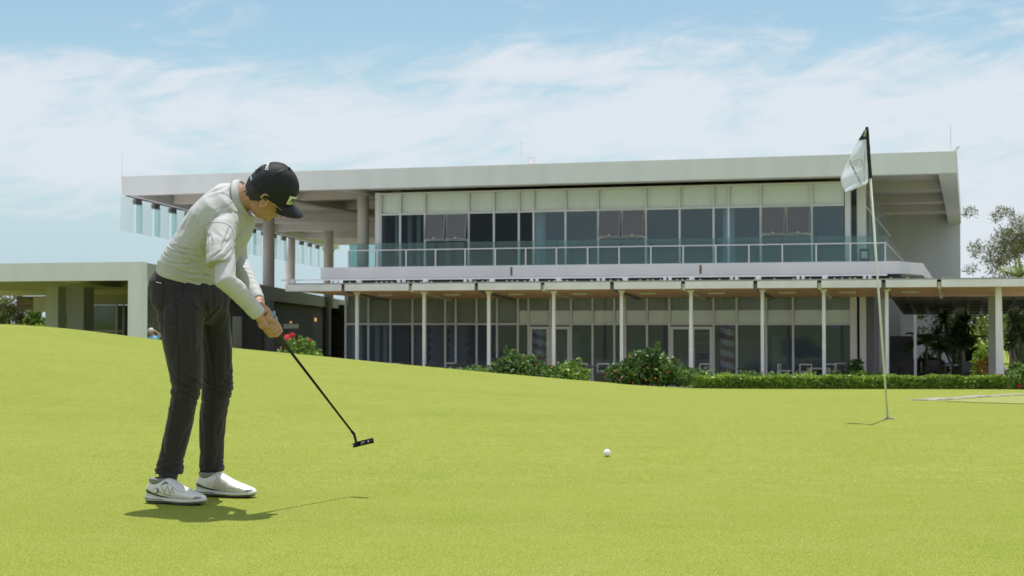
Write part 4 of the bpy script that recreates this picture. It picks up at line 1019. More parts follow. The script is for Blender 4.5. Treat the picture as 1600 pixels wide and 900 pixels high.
def wrap_text(s, bvh, cx, cy, ang, size, mat, parent, name='lettering', bold=.0, sx_=1.0, lift=.0012):
    v, f = text_mesh(s, 1.0, bold); ca, sa = math.cos(ang), math.sin(ang); P = []; ok = []
    for x, y in v:
        x *= size * sx_; y *= size
        P.append(drop(bvh, cx + x * ca + y * sa, cy + x * sa - y * ca, lift))
    idx = {}; nv = []
    for i, p in enumerate(P):
        if p is not None: idx[i] = len(nv); nv.append(p)
    nf = [tuple(idx[i] for i in q) for q in f if all(i in idx for i in q)]
    if nf: return link(name, nv, nf, mat, parent, fixn=False)
def decal_line(pxs, bvh, r, mat, parent, name='seam', lift=.0004, n=8):
    pts = []
    for k in range(len(pxs) - 1):
        for t in range(n):
            a = t / n; p = drop(bvh, pxs[k][0] * (1 - a) + pxs[k + 1][0] * a, pxs[k][1] * (1 - a) + pxs[k + 1][1] * a, lift)
            if p is not None: pts.append(p)
    p = drop(bvh, *pxs[-1], lift)
    if p is not None: pts.append(p)
    if len(pts) > 2:
        b = MB(); b.tube(pts, r, 5); return b.build(name, mat, parent, smooth=True)
bf = bvh_of(fo)
m_ink = pm('navy_ink', (.05, .07, .13), .7, .05, 5); m_orn = pm('orange_ink', (.75, .20, .10), .7, .05, 5); m_gry = pm('grey_ink', (.45, .45, .62), .7, .05, 5); m_pnk = pm('pink_ink', (.85, .55, .52), .7, .05, 5)
wrap_text('MONTGOMERIE LINKS', bf, 1333, 263, R(62), 5.4, m_ink, fo, bold=.004, lift=.003)
decal_line([(1324, 257.5), (1326.3, 261.5)], bf, .0012, m_pnk, fo, 'small_print', .003)
sq = [(1333.5, 252), (1345.5, 248), (1350, 259), (1338.5, 263.5), (1333.5, 252)]
decal_line(sq, bf, .0016, m_orn, fo, 'emblem', .0025)
decal_line([(1340, 261), (1338, 253.5), (1343.5, 257), (1345.5, 251), (1347.5, 258)], bf, .0006, m_gry, fo, 'emblem', .0025)
decal_line([(1338, 253.5), (1345.5, 251)], bf, .0005, m_gry, fo, 'emblem', .0025)
# cup rim
b = MB(); m_hole = pm('cup_dark', (.03, .035, .02), .9, .1, 3)
for k in range(24):
    a0, a1 = 2 * math.pi * k / 24, 2 * math.pi * (k + 1) / 24; r0, r1 = .046, .054; c = fp + Vector((.012, 0, 0))
    pz = lambda r, a: Vector((c.x + r * math.cos(a), c.y + r * math.sin(a), gz(c.x + r * math.cos(a), c.y + r * math.sin(a)) + .004))
    b.quad(pz(r0, a0), pz(r1, a0), pz(r1, a1), pz(r0, a1))
    b.add([Vector((c.x, c.y, gzf + .004)), pz(r0, a0), pz(r0, a1)], [(0, 1, 2)], 1)  # flat dark disc standing in for the shade inside the hole
tag(b.build('hole_cup', [m_pole, m_hole]), 'round golf hole in the green at the foot of the flagstick', 'hole')
bp = at(948.5, 703.5, 8.85); bp.z = gz(bp.x, 8.85) + .0213
b = MB(); b.ball(bp, .02135, 32, 20); ob = b.build('golf_ball', pm('ball_white', (.84, .84, .86), .3, .02, 4), smooth=True)
m = ob.data.materials[0]; t = m.node_tree; vo = t.nodes.new('ShaderNodeTexVoronoi'); vo.inputs['Scale'].default_value = 260; tcn = t.nodes.new('ShaderNodeTexCoord'); t.links.new(tcn.outputs['Object'], vo.inputs['Vector'])
bn = t.nodes.new('ShaderNodeBump'); bn.inputs['Strength'].default_value = .4; bn.inputs['Distance'].default_value = .0008; t.links.new(vo.outputs['Distance'], bn.inputs['Height']); t.links.new(bn.outputs[0], t.nodes['Principled BSDF'].inputs['Normal'])
tag(ob, 'white golf ball rolling on the green between the golfer and the flag', 'golf ball')

# ------------------------------------------------------------------ golfer
PXM = 6.6 / F
def bake(o, voxel, smooth=4, fac=.5):
    m = o.modifiers.new('r', 'REMESH'); m.mode = 'VOXEL'; m.voxel_size = voxel; m.use_smooth_shade = True
    if smooth: s = o.modifiers.new('s', 'SMOOTH'); s.iterations = smooth; s.factor = fac
    bpy.context.view_layer.update(); dg = bpy.context.evaluated_depsgraph_get()
    me = bpy.data.meshes.new_from_object(o.evaluated_get(dg)); mats = list(o.data.materials); old = o.data
    o.modifiers.clear(); o.data = me; me.materials.clear()
    for x in mats: me.materials.append(x)
    me.polygons.foreach_set('use_smooth', [True] * len(me.polygons)); bpy.data.meshes.remove(old); return o
def displace(o, fn):
    me = o.data; off = wloc(o); n = [v.normal.copy() for v in me.vertices]
    for v, nn in zip(me.vertices, n): v.co += nn * fn(v.co + off, nn)
    me.update()
def sec(px, py, Y, hx, hy, b, bd, comp=0.0):
    """section whose silhouette half extent in the photo is (hx, hy) px; b = half depth, bd = lateral direction"""
    c = at(px, py, Y); k = Y / F; a = Vector((hx * k, 0, -hy * k)); ln = a.length
    proj = abs(bd.x * a.x / ln + bd.z * a.z / ln) * b
    a = a * (math.sqrt(max(.05 * ln * ln, ln * ln - proj * proj)) / ln)
    n = a.normalized(); yy = bd - n * bd.dot(n); 
    fw = Vector((n.x, n.y, n.z)) - bd * bd.dot(n) * .5
    return c, a, bd * b
m_skin = pm('skin', (.42, .238, .148), .5, .10, 30, bump=.0006, bscale=300)
m_shirt = pm('pale_polo_fabric', (.45, .458, .475), .75, .03, 9, bump=.0006, bscale=900, sheen=.1)
m_under = pm('white_under_sleeve', (.485, .495, .515), .75, .03, 9, bump=.0006, bscale=900)
m_trous = pm('charcoal_trousers', (.017, .0145, .022), .8, .15, 20, bump=.0006, bscale=700, sheen=.15)
def add_folds(m, scale, dist, st=(1, 1, 1), dis=.6):
    t = m.node_tree; p = t.nodes['Principled BSDF']; tcn = t.nodes.new('ShaderNodeTexCoord'); mp = t.nodes.new('ShaderNodeMapping'); mp.inputs['Scale'].default_value = st
    nz = t.nodes.new('ShaderNodeTexNoise'); nz.noise_type = 'RIDGED_MULTIFRACTAL'; nz.inputs['Scale'].default_value = scale; nz.inputs['Detail'].default_value = 2.0; nz.inputs['Distortion'].default_value = dis
    bn = t.nodes.new('ShaderNodeBump'); bn.inputs['Strength'].default_value = .7; bn.inputs['Distance'].default_value = dist; bn.invert = True
    t.links.new(tcn.outputs['Object'], mp.inputs[0]); t.links.new(mp.outputs[0], nz.inputs['Vector']); t.links.new(nz.outputs[0], bn.inputs['Height'])
    old = p.inputs['Normal'].links[0].from_socket if p.inputs['Normal'].links else None
    if old: t.links.new(old, bn.inputs['Normal'])
    t.links.new(bn.outputs[0], p.inputs['Normal'])
add_folds(m_shirt, 14, .012, (1, 1, 1)); add_folds(m_under, 12, .006, (1, 1, 1)); add_folds(m_trous, 8, .012, (1.4, 1.4, .55))
m_seamt = pm('dark_stitching', (.010, .010, .012), .9, .1, 9); m_seams = pm('pale_stitching', (.33, .345, .325), .9, .1, 9)
m_cap = pm('navy_cap_fabric', (.0065, .0085, .016), .75, .15, 60, bump=.0006, bscale=800, sheen=0)
m_hair = pm('black_hair', (.012, .010, .010), .45, .3, 60, bump=.002, bscale=400, stretch=(1, 1, .2))
m_shoe = pm('white_shoe_leather', (.66, .66, .64), .4, .04, 12); m_sole = pm('white_midsole', (.58, .58, .56), .55, .05, 10)
m_sgrey = pm('grey_shoe_trim', (.20, .205, .21), .5, .05, 10); m_sblk = pm('dark_shoe_stripe', (.05, .05, .055), .4, .05, 10); m_sbei = pm('beige_shoe_panel', (.52, .49, .43), .6, .05, 10)

man = empty('person', (-1.36, 6.8, 0.0))
tag(man, 'golfer in pale polo, charcoal trousers and navy cap, bent forward after a putt', 'person')
HL = Vector((.45, .89, 0)).normalized(); CLx = Vector((.22, .97, .06)).normalized()
# --- body: one continuous mesh
B = MB()
def limb(b, pts, rad, n=14): b.tube(pts, rad, n)
hipR, hipL = at(288, 474, 6.60), at(322, 472, 6.70)
kneeR, kneeL = at(290, 606, 6.58), at(340, 603, 6.84)
ankR, ankL = at(262, 748, 6.74), at(329, 740, 7.00)
for hp, kn, an, dx in ((hipR, kneeR, ankR, -27), (hipL, kneeL, ankL, -20)):
    limb(B, [hp + Vector((0, 0, .02)), hp, hp.lerp(kn, .5), kn, kn.lerp(an, .3), an, an + Vector((.0, 0, -.05))], [.046, .044, .036, .038, .042, .029, .030])
    f = Vector((math.cos(R(dx)), math.sin(R(dx)), 0)); limb(B, [an + Vector((0, 0, -.045)) - f * .02, an + Vector((0, 0, -.065)) + f * .03, an + f * .12 + Vector((0, 0, -.078))], [.024, .022, .018])
B.loft([sec(298, 478, 6.62, 30, 3, .10, HL), sec(297, 455, 6.62, 34, 8, .115, HL), sec(303, 420, 6.61, 34, 12, .115, HL), sec(318, 394, 6.6, 37, 16, .13, HL), sec(332, 366, 6.6, 38, 20, .145, CLx),
        sec(346, 344, 6.59, 35, 22, .155, CLx), sec(360, 324, 6.59, 28, 22, .15, CLx), sec(372, 312, 6.59, 18, 22, .10, CLx)], 26)
HO = at(417.5, 300.5, 6.52); HX = Vector((.721, .367, -.588)); HYv = Vector((-.059, .878, .476)); HZ = Vector((.691, -.308, .655))
def hd(x, y, z): return HO + HX * x + HYv * y + HZ * z
hax = (HX, HYv, HZ)
nk = at(372, 313, 6.61)
B.tube([nk, nk.lerp(hd(-.035, 0, -.05), .5), hd(-.03, 0, -.03)], [.060, .056, .056], 16)
B.ball(hd(-.002, 0, .018), (.091, .075, .096), 26, 18, ax=hax)
B.ball(hd(.030, 0, -.035), (.066, .060, .080), 22, 16, ax=hax)
B.ball(hd(.064, 0, -.083), (.028, .032, .026), 14, 10, ax=hax)
B.ball(hd(.02, -.035, -.065), (.055, .022, .03), 14, 10, ax=hax); B.ball(hd(.02, .035, -.065), (.055, .022, .03), 14, 10, ax=hax)
B.tube([hd(.086, 0, .012), hd(.098, 0, -.010), hd(.110, 0, -.028), hd(.094, 0, -.038)], [.008, .010, .0125, .010], 10)
B.ball(hd(.092, 0, -.056), (.010, .022, .006), 12, 8, ax=hax); B.ball(hd(.090, 0, -.066), (.010, .020, .006), 12, 8, ax=hax)
B.ball(hd(.078, 0, .022), (.018, .055, .012), 14, 8, ax=hax)
for s in (-1, 1):      # ears: rim, lobe and hollow
    er = [hd(-.004 + .018 * math.cos(a) - .006 * math.sin(a), s * (.079 + .006 * abs(math.sin(a / 2))), -.006 + .031 * math.sin(a)) for a in [R(k) for k in range(-110, 200, 24)]]
    B.tube(er, .0052, 8); B.ball(hd(-.004, s * .074, -.006), (.016, .006, .026), 12, 8, ax=hax); B.ball(hd(.001, s * .077, -.034), (.009, .006, .010), 10, 8, ax=hax)
# arms
shR, elR, wrR = at(347, 362, 6.43), at(354, 435, 6.30), at(405, 492, 6.405)
shL, elL, wrL = at(369, 350, 6.74), at(371, 408, 6.80), at(405, 474, 6.60)
limb(B, [at(356, 345, 6.50), shR, shR.lerp(elR, .5), elR, elR.lerp(wrR, .35), wrR], [.05, .048, .043, .036, .037, .025])
limb(B, [at(368, 335, 6.68), shL, shL.lerp(elL, .5), elL, elL.lerp(wrL, .35), wrL], [.042, .040, .038, .033, .033, .024])
# grip frame
GA = at(420, 505, 6.455); GE = at(552, 677, 6.985); gd = (GE - GA).normalized()
gn = Vector((0, -1, 0)); gn = (gn - gd * gn.dot(gd)).normalized(); gm = gd.cross(gn).normalized()
if gm.x < 0: gm = -gm
def gp(t, n, m): return GA + gd * t + gn * n + gm * m
def hand(B, wr, side, t0):
    """side=+1: back of the hand to the camera; -1: hand on the far side of the grip"""
    K = []
    for i, (tt, ln) in enumerate(((.040, 1.0), (.019, 1.06), (-.002, 1.0), (-.021, .84))):     # index .. little
        t = t0 + tt; r = (.0098, .0100, .0094, .0083)[i]
        k = gp(t - .016, side * .031, -.022); K.append(k)
        B.tube([k.lerp(wr, .25), k, gp(t - .002, side * (.033 + .002 * i), -.001 + .004 * ln), gp(t + .004, side * .018, .024 * ln), gp(t + .004, -side * .006, .0255 * ln), gp(t + .001, -side * .017, .012)], [r, r * 1.08, r, r * .95, r * .86, r * .72], 10)
    kc = sum(K, Vector()) / 4; ax_ = (K[0] - K[3]).normalized(); th = (kc - wr).normalized().cross(ax_).normalized()
    w0 = ax_ - (kc - wr).normalized() * ax_.dot((kc - wr).normalized()); w0.normalize()
    B.loft([(wr + (wr - kc) * .25, w0 * .026, th * .020), (wr, w0 * .027, th * .019), (wr.lerp(kc, .45), w0.lerp(ax_, .5) * .036, th * .019), (kc, ax_ * .041, th * .0135), (kc + (kc - wr).normalized() * .008, ax_ * .034, th * .009)], 18)
    B.ball(wr.lerp(kc, .55) + gn * 0, (.024, .022, .024), 12, 8); B.ball(kc.lerp(gp(t0 + .01, side * .012, .004), .5), (.02, .02, .024), 12, 8)
    # thumb leaves the side of the palm near its base and lies along the top of the grip
    B.tube([wr.lerp(kc, .25) + gm * .016, gp(t0 - .030, side * .020, .019), gp(t0 - .004, side * .010, .0275), gp(t0 + .024, side * .004, .0265), gp(t0 + .036, side * .004, .024)], [.014, .0135, .0115, .0105, .008], 10)
hand(B, wrR, 1, .012); hand(B, wrL, -1, -.050)
body = bake(B.build('body', m_skin, man), .0026, 2, .5)
# --- undersleeves
b = MB()
er_ = [shR.lerp(elR, .35), shR.lerp(elR, .7), elR + Vector((-.005, 0, -.01)), elR.lerp(wrR, .3), elR.lerp(wrR, .65), wrR + (wrR - elR) * -.02]
b.tube(er_, [.044, .044, .045, .041, .036, .0335], 24)
us = bake(b.build('under_sleeve', m_under, man), .0045, 3)
b = MB(); b.tube([shL.lerp(elL, .3), elL + Vector((-.002, 0, 0)), elL.lerp(wrL, .35), elL.lerp(wrL, .75), elL.lerp(wrL, .93)], [.046, .047, .042, .035, .031], 24)
ul = bake(b.build('under_sleeve', m_under, man), .0045, 3)
def sleeve_folds(a, e, amp, fr):
    ax_ = (e - a).normalized(); L_ = (e - a).length
    def fn(p, n):
        t = (p - a).dot(ax_) / L_; w = noise.noise(p * 22) * 1.6
        return amp * math.sin(t * fr + w + 2 * noise.noise(p * 9)) * (.35 + .65 * max(0, noise.noise(p * 11 + Vector((3, 1, 4))) + .3))
    return fn
displace(us, sleeve_folds(elR, wrR, .0012, 40)); displace(ul, sleeve_folds(elL, wrL, .0013, 60))
# --- polo shirt
b = MB()
b.loft([sec(299, 437, 6.62, 45, 16, .175, HL), sec(300, 433, 6.62, 46, 16, .18, HL), sec(305, 415, 6.61, 47, 15, .175, HL), sec(318, 395, 6.6, 45, 18, .165, HL), sec(332, 369, 6.6, 45, 22, .17, CLx),
        sec(346, 347, 6.59, 41, 26, .18, CLx), sec(359, 328, 6.585, 32, 27, .175, CLx), sec(370, 313, 6.585, 24, 27, .14, CLx), sec(378, 310, 6.59, 13, 25, .082, CLx)], 40)
b.tube([at(356, 343, 6.52), at(347, 360, 6.44), at(344.5, 385, 6.375), at(343.5, 408, 6.335), at(343.5, 414, 6.33)], [.060, .061, .0575, .0565, .0565], 28)
b.tube([at(363, 336, 6.66), at(367, 352, 6.74), at(365, 380, 6.79)], [.046, .046, .045], 24)
shirt = bake(b.build('polo_shirt', m_shirt, man), .0042, 5, .5)
sp0, sp1 = at(300, 436, 6.6), at(372, 312, 6.6); sax = (sp1 - sp0).normalized()
def crease(q):           # sharp narrow creases between soft rolls
    return max(0.0, 1 - abs(noise.noise(q)) * 4.2)
slv0, slv1 = at(347, 362, 6.43), at(343.5, 414, 6.33); slx = (slv1 - slv0).normalized()
def shirt_fold(p, n):
    ds = (p - slv0) - slx * (p - slv0).dot(slx); ts = (p - slv0).dot(slx) / (slv1 - slv0).length
    if ds.length < .085 and -.1 < ts < 1.15 and p.y < 6.47:       # sleeve: a few slanting pulls
        w = min(1, max(0, (ts + .1) * 2)); q = Vector((p.x * 16 + p.z * 16, p.y * 9, p.z * 7 - p.x * 7))
        return w * (-.0012 * crease(q) + .001 * noise.noise(p * 16))
    t = (p - sp0).dot(sax) / (sp1 - sp0).length          # 0 at the hem .. 1 at the neck
    if t > 1.25: return 0
    across = Vector((sax.z, 0, -sax.x))
    u, v = (p - sp0).dot(sax), (p - sp0).dot(across)
    waist = math.exp(-((t - .15) / .17) ** 2)
    # folds round the waist run across the back; on the back they fan towards the shoulder
    q1 = Vector((u * 38, v * 6, p.y * 5)); q2 = Vector((u * 6 + v * 6, v * 19 - u * 10, p.y * 10)); q3 = Vector((u * 40, v * 9 + u * 8, p.y * 8 + 7))
    f = -.0034 * waist * crease(q1) - .0022 * waist * crease(q3) - .0014 * (1 - waist * .6) * crease(q2)
    f += .0022 * noise.noise(Vector((u * 9, v * 9, p.y * 7))) + .0035 * waist
    if -.03 < t < .02: f += .002
    return f
displace(shirt, shirt_fold)
# drag lines of the cloth: grooves pressed into the mesh along lines on its surface
from mathutils.kdtree import KDTree
def groove(o, lines):
    bv = bvh_of(o); P = []
    for amp, w, pts in lines:
        for k in range(len(pts) - 1):
            for t in range(14):
                a = t / 14; q = drop(bv, pts[k][0] * (1 - a) + pts[k + 1][0] * a, pts[k][1] * (1 - a) + pts[k + 1][1] * a, 0)
                if q is not None:
                    u = (k + a) / (len(pts) - 1); P.append((q, amp * math.sin(math.pi * min(1, max(0, .08 + .84 * u))) ** .7, w))
    kd = KDTree(len(P)); [kd.insert(q[0], i) for i, q in enumerate(P)]; kd.balance(); off = wloc(o)
    N_ = [v.normal.copy() for v in o.data.vertices]
    for v, vn in zip(o.data.vertices, N_):
        c, i, d = kd.find(v.co + off); a, w = P[i][1], P[i][2]
        if d < w * 5: v.co += vn * a * (-math.exp(-(d / w) ** 2) + .55 * math.exp(-((d - w * 2.1) / (w * 1.1)) ** 2))
    o.data.update()
groove(shirt, [(.0040, .0050, [(266, 393), (280, 395), (300, 399), (322, 404)]), (.0042, .0050, [(256, 408), (270, 412), (290, 413), (310, 410), (322, 408)]), (.0042, .0055, [(262, 417), (280, 424), (298, 429), (318, 430), (332, 432)]),
    (.0045, .005, [(270, 384), (285, 389), (300, 391)]), (.004, .005, [(280, 404), (296, 406), (316, 415), (330, 420)]), (.0050, .006, [(366, 379), (375, 365), (386, 352)]), (.0045, .005, [(366, 394), (376, 387), (384, 377)]),
    (.0030, .008, [(296, 336), (288, 352), (283, 366)]), (.0035, .007, [(308, 330), (302, 348), (300, 366)]), (.0045, .006, [(317, 356), (326, 370), (323, 388)]), (.0040, .006, [(314, 378), (320, 392), (320, 408)]), (.0030, .007, [(330, 302), (342, 297), (354, 291)])])
groove(shirt, [(.0038, .005, [(359, 356), (352, 374), (346, 391)]), (.0040, .005, [(329, 404), (345, 392), (361, 371)]), (.0030, .005, [(326, 362), (331, 378), (329, 396)]), (.0030, .005, [(340, 408), (352, 400), (363, 388)]), (.0035, .006, [(358, 330), (366, 340), (372, 356)])])
bs = bvh_of(shirt)
decal_line([(329, 353), (333, 342), (341, 331), (352, 322), (366, 313)], bs, .0011, m_seams, shirt, 'seam')
decal_line([(320, 352), (328, 348.5), (340, 347), (352, 349), (361, 354), (365.5, 366), (364.5, 392), (364.5, 412)], bs, .0011, m_seams, shirt, 'seam')
decal_line([(323.5, 408), (335, 412.5), (350, 413), (364, 409)], bs, .0007, m_seams, shirt, 'seam')
decal_line([(256, 413), (275, 426), (300, 437), (325, 446), (338, 449)], bs, .0007, m_seams, shirt, 'seam')
# collar: stand and folded leaf, a thin open ring round the neck
def ring(c, hx, hy, Y, b_, n=36, skip=0):
    c = at(*c, Y); k = Y / F; a = Vector((hx * k, 0, -hy * k)); return [c + a * math.cos(2 * math.pi * i / n) + CLx * b_ * math.sin(2 * math.pi * i / n) for i in range(n)]
r1 = ring((376, 315), 9, 35, 6.585, .098); r2 = ring((389.5, 309.5), 10, 29, 6.585, .079); r3 = ring((384, 311), 9, 26, 6.585, .066)
vs = r1 + r2 + r3; n = 36; fs = [(j * n + i, j * n + (i + 1) % n, (j + 1) * n + (i + 1) % n, (j + 1) * n + i) for j in range(2) for i in range(n)]
co = link('collar', vs, fs, m_shirt, shirt, smooth=True); md = co.modifiers.new('s', 'SOLIDIFY'); md.thickness = .0022; md2 = co.modifiers.new('u', 'SUBSURF'); md2.levels = 1; md2.render_levels = 1
b = MB(); b.tube([Vector(q) + Vector((0, -.001, -.0015)) for q in r1[20:36] + r1[:2]], .0011, 5); b.build('collar_edge', m_seams, shirt, smooth=True)
b = MB(); p = [at(388, 329, 6.49), at(399, 333, 6.50), at(397, 344, 6.50), at(389, 346, 6.49)]; o_ = Vector((0, .004, 0))
b.hexa([p[3], p[2], p[2] + o_, p[3] + o_, p[0], p[1], p[1] + o_, p[0] + o_]); 
# --- trousers
b = MB(); k = 6.62 / F
b.loft([sec(300, 506, 6.63, 30, 2, .10, HL), sec(299, 494, 6.63, 44, 2, .145, HL), sec(298, 479, 6.62, 54, 3, .172, HL), sec(297, 462, 6.62, 57, 6, .18, HL), sec(296, 444, 6.62, 55, 9, .178, HL), sec(297, 430, 6.62, 48, 12, .165, HL), sec(299, 420, 6.62, 42, 12, .15, HL)], 36)
def leg(b, L_, Ys):
    secs = []
    for (px, py, h), Y in zip(L_, Ys):
        kk = Y / F; secs.append((at(px, py, Y), Vector((h * kk * .93, -h * kk * .35, 0)), Vector((h * kk * .35, h * kk * 1.0, 0))))
    b.loft(secs, 32)
LR_ = [(290, 450, 22), (285, 466, 31), (281.5, 490, 36), (283.5, 520, 34), (288.5, 560, 28.5), (291, 592, 25.5), (291.5, 606, 25), (287.5, 626, 22.5), (282.5, 655, 21.5), (274, 690, 20.5), (267, 720, 20), (264, 736, 21.5), (264, 741, 21.5)]
LL_ = [(318, 450, 20), (325, 468, 28), (331, 490, 28), (337.5, 520, 23.5), (339.5, 560, 24), (340, 592, 25.5), (340, 605, 25), (336, 626, 23), (332.5, 655, 21), (331, 690, 19.5), (330.5, 715, 18), (330.5, 731, 19.5), (330.5, 736, 19.5)]
leg(b, LR_, [6.56, 6.55, 6.55, 6.55, 6.56, 6.57, 6.58, 6.60, 6.63, 6.67, 6.71, 6.73, 6.735])
leg(b, LL_, [6.68, 6.70, 6.72, 6.76, 6.80, 6.83, 6.84, 6.86, 6.89, 6.93, 6.96, 6.98, 6.985])
tr = bake(b.build('trousers', m_trous, man), .005, 14, .5)
def tr_fold(p, n):
    z = p.z; f = .0022 * noise.noise(Vector((p.x * 12, p.y * 12, p.z * 6)))
    kn = math.exp(-((z - .49) / .09) ** 2); ho = math.exp(-((z - .155) / .045) ** 2); th = math.exp(-((z - .86) / .09) ** 2)
    q1 = Vector((p.x * 8, p.y * 8, z * 24 + p.x * 14)); q2 = Vector((p.x * 9, p.y * 9, z * 34 - p.x * 12 + 5)); q3 = Vector((p.x * 15 + z * 9, p.y * 12, z * 7 - p.x * 8)); q4 = Vector((p.x * 16, p.y * 16, z * 3.0))
    f += -.0085 * kn * crease(q1) - .0085 * ho * crease(q2) - .0016 * th * crease(q3) - .0035 * crease(q4)
    f += .004 * ho
    return f
displace(tr, tr_fold)
groove(tr, [(.0050, .007, [(318, 470), (322, 482), (326, 500)]), (.0045, .007, [(300, 478), (312, 488), (324, 496)]), (.0045, .007, [(342, 478), (334, 486), (328, 494)]), (.0040, .007, [(262, 470), (275, 482), (292, 490)]), (.0045, .007, [(250, 500), (262, 506), (280, 508)]),
    (.0035, .008, [(300, 500), (302, 530), (300, 560)]), (.0040, .006, [(306, 590), (298, 600), (284, 606)]), (.0035, .006, [(270, 618), (284, 616), (300, 608)]), (.0035, .006, [(354, 590), (346, 602), (336, 606)])])
bt = bvh_of(tr)
decal_line([(271, 448), (275, 480), (277, 520), (279, 560), (279, 600), (272, 640), (265, 680), (258, 715), (258, 735)], bt, .0012, m_seamt, tr, 'seam', n=12)
decal_line([(322, 495), (329, 540), (336, 590), (333, 640), (329, 700)], bt, .001, m_seamt, tr, 'seam', n=12)
decal_line([(284, 437), (288, 455), (283, 466), (273, 471)], bt, .0014, m_seamt, tr, 'pocket_edge')
decal_line([(243, 438), (256, 441), (255, 480), (249, 490)], bt, .0014, m_seamt, tr, 'pocket_edge')
decal_line([(244, 440.5), (252, 442.5)], bt, .0022, pm('small_white_tab', (.6, .6, .6), .6, .1, 9), tr, 'pocket_tab')
decal_line([(252.5, 421), (254, 426), (257, 427), (259, 424)], bt, .0016, m_frame, tr, 'clip_ring', .003)
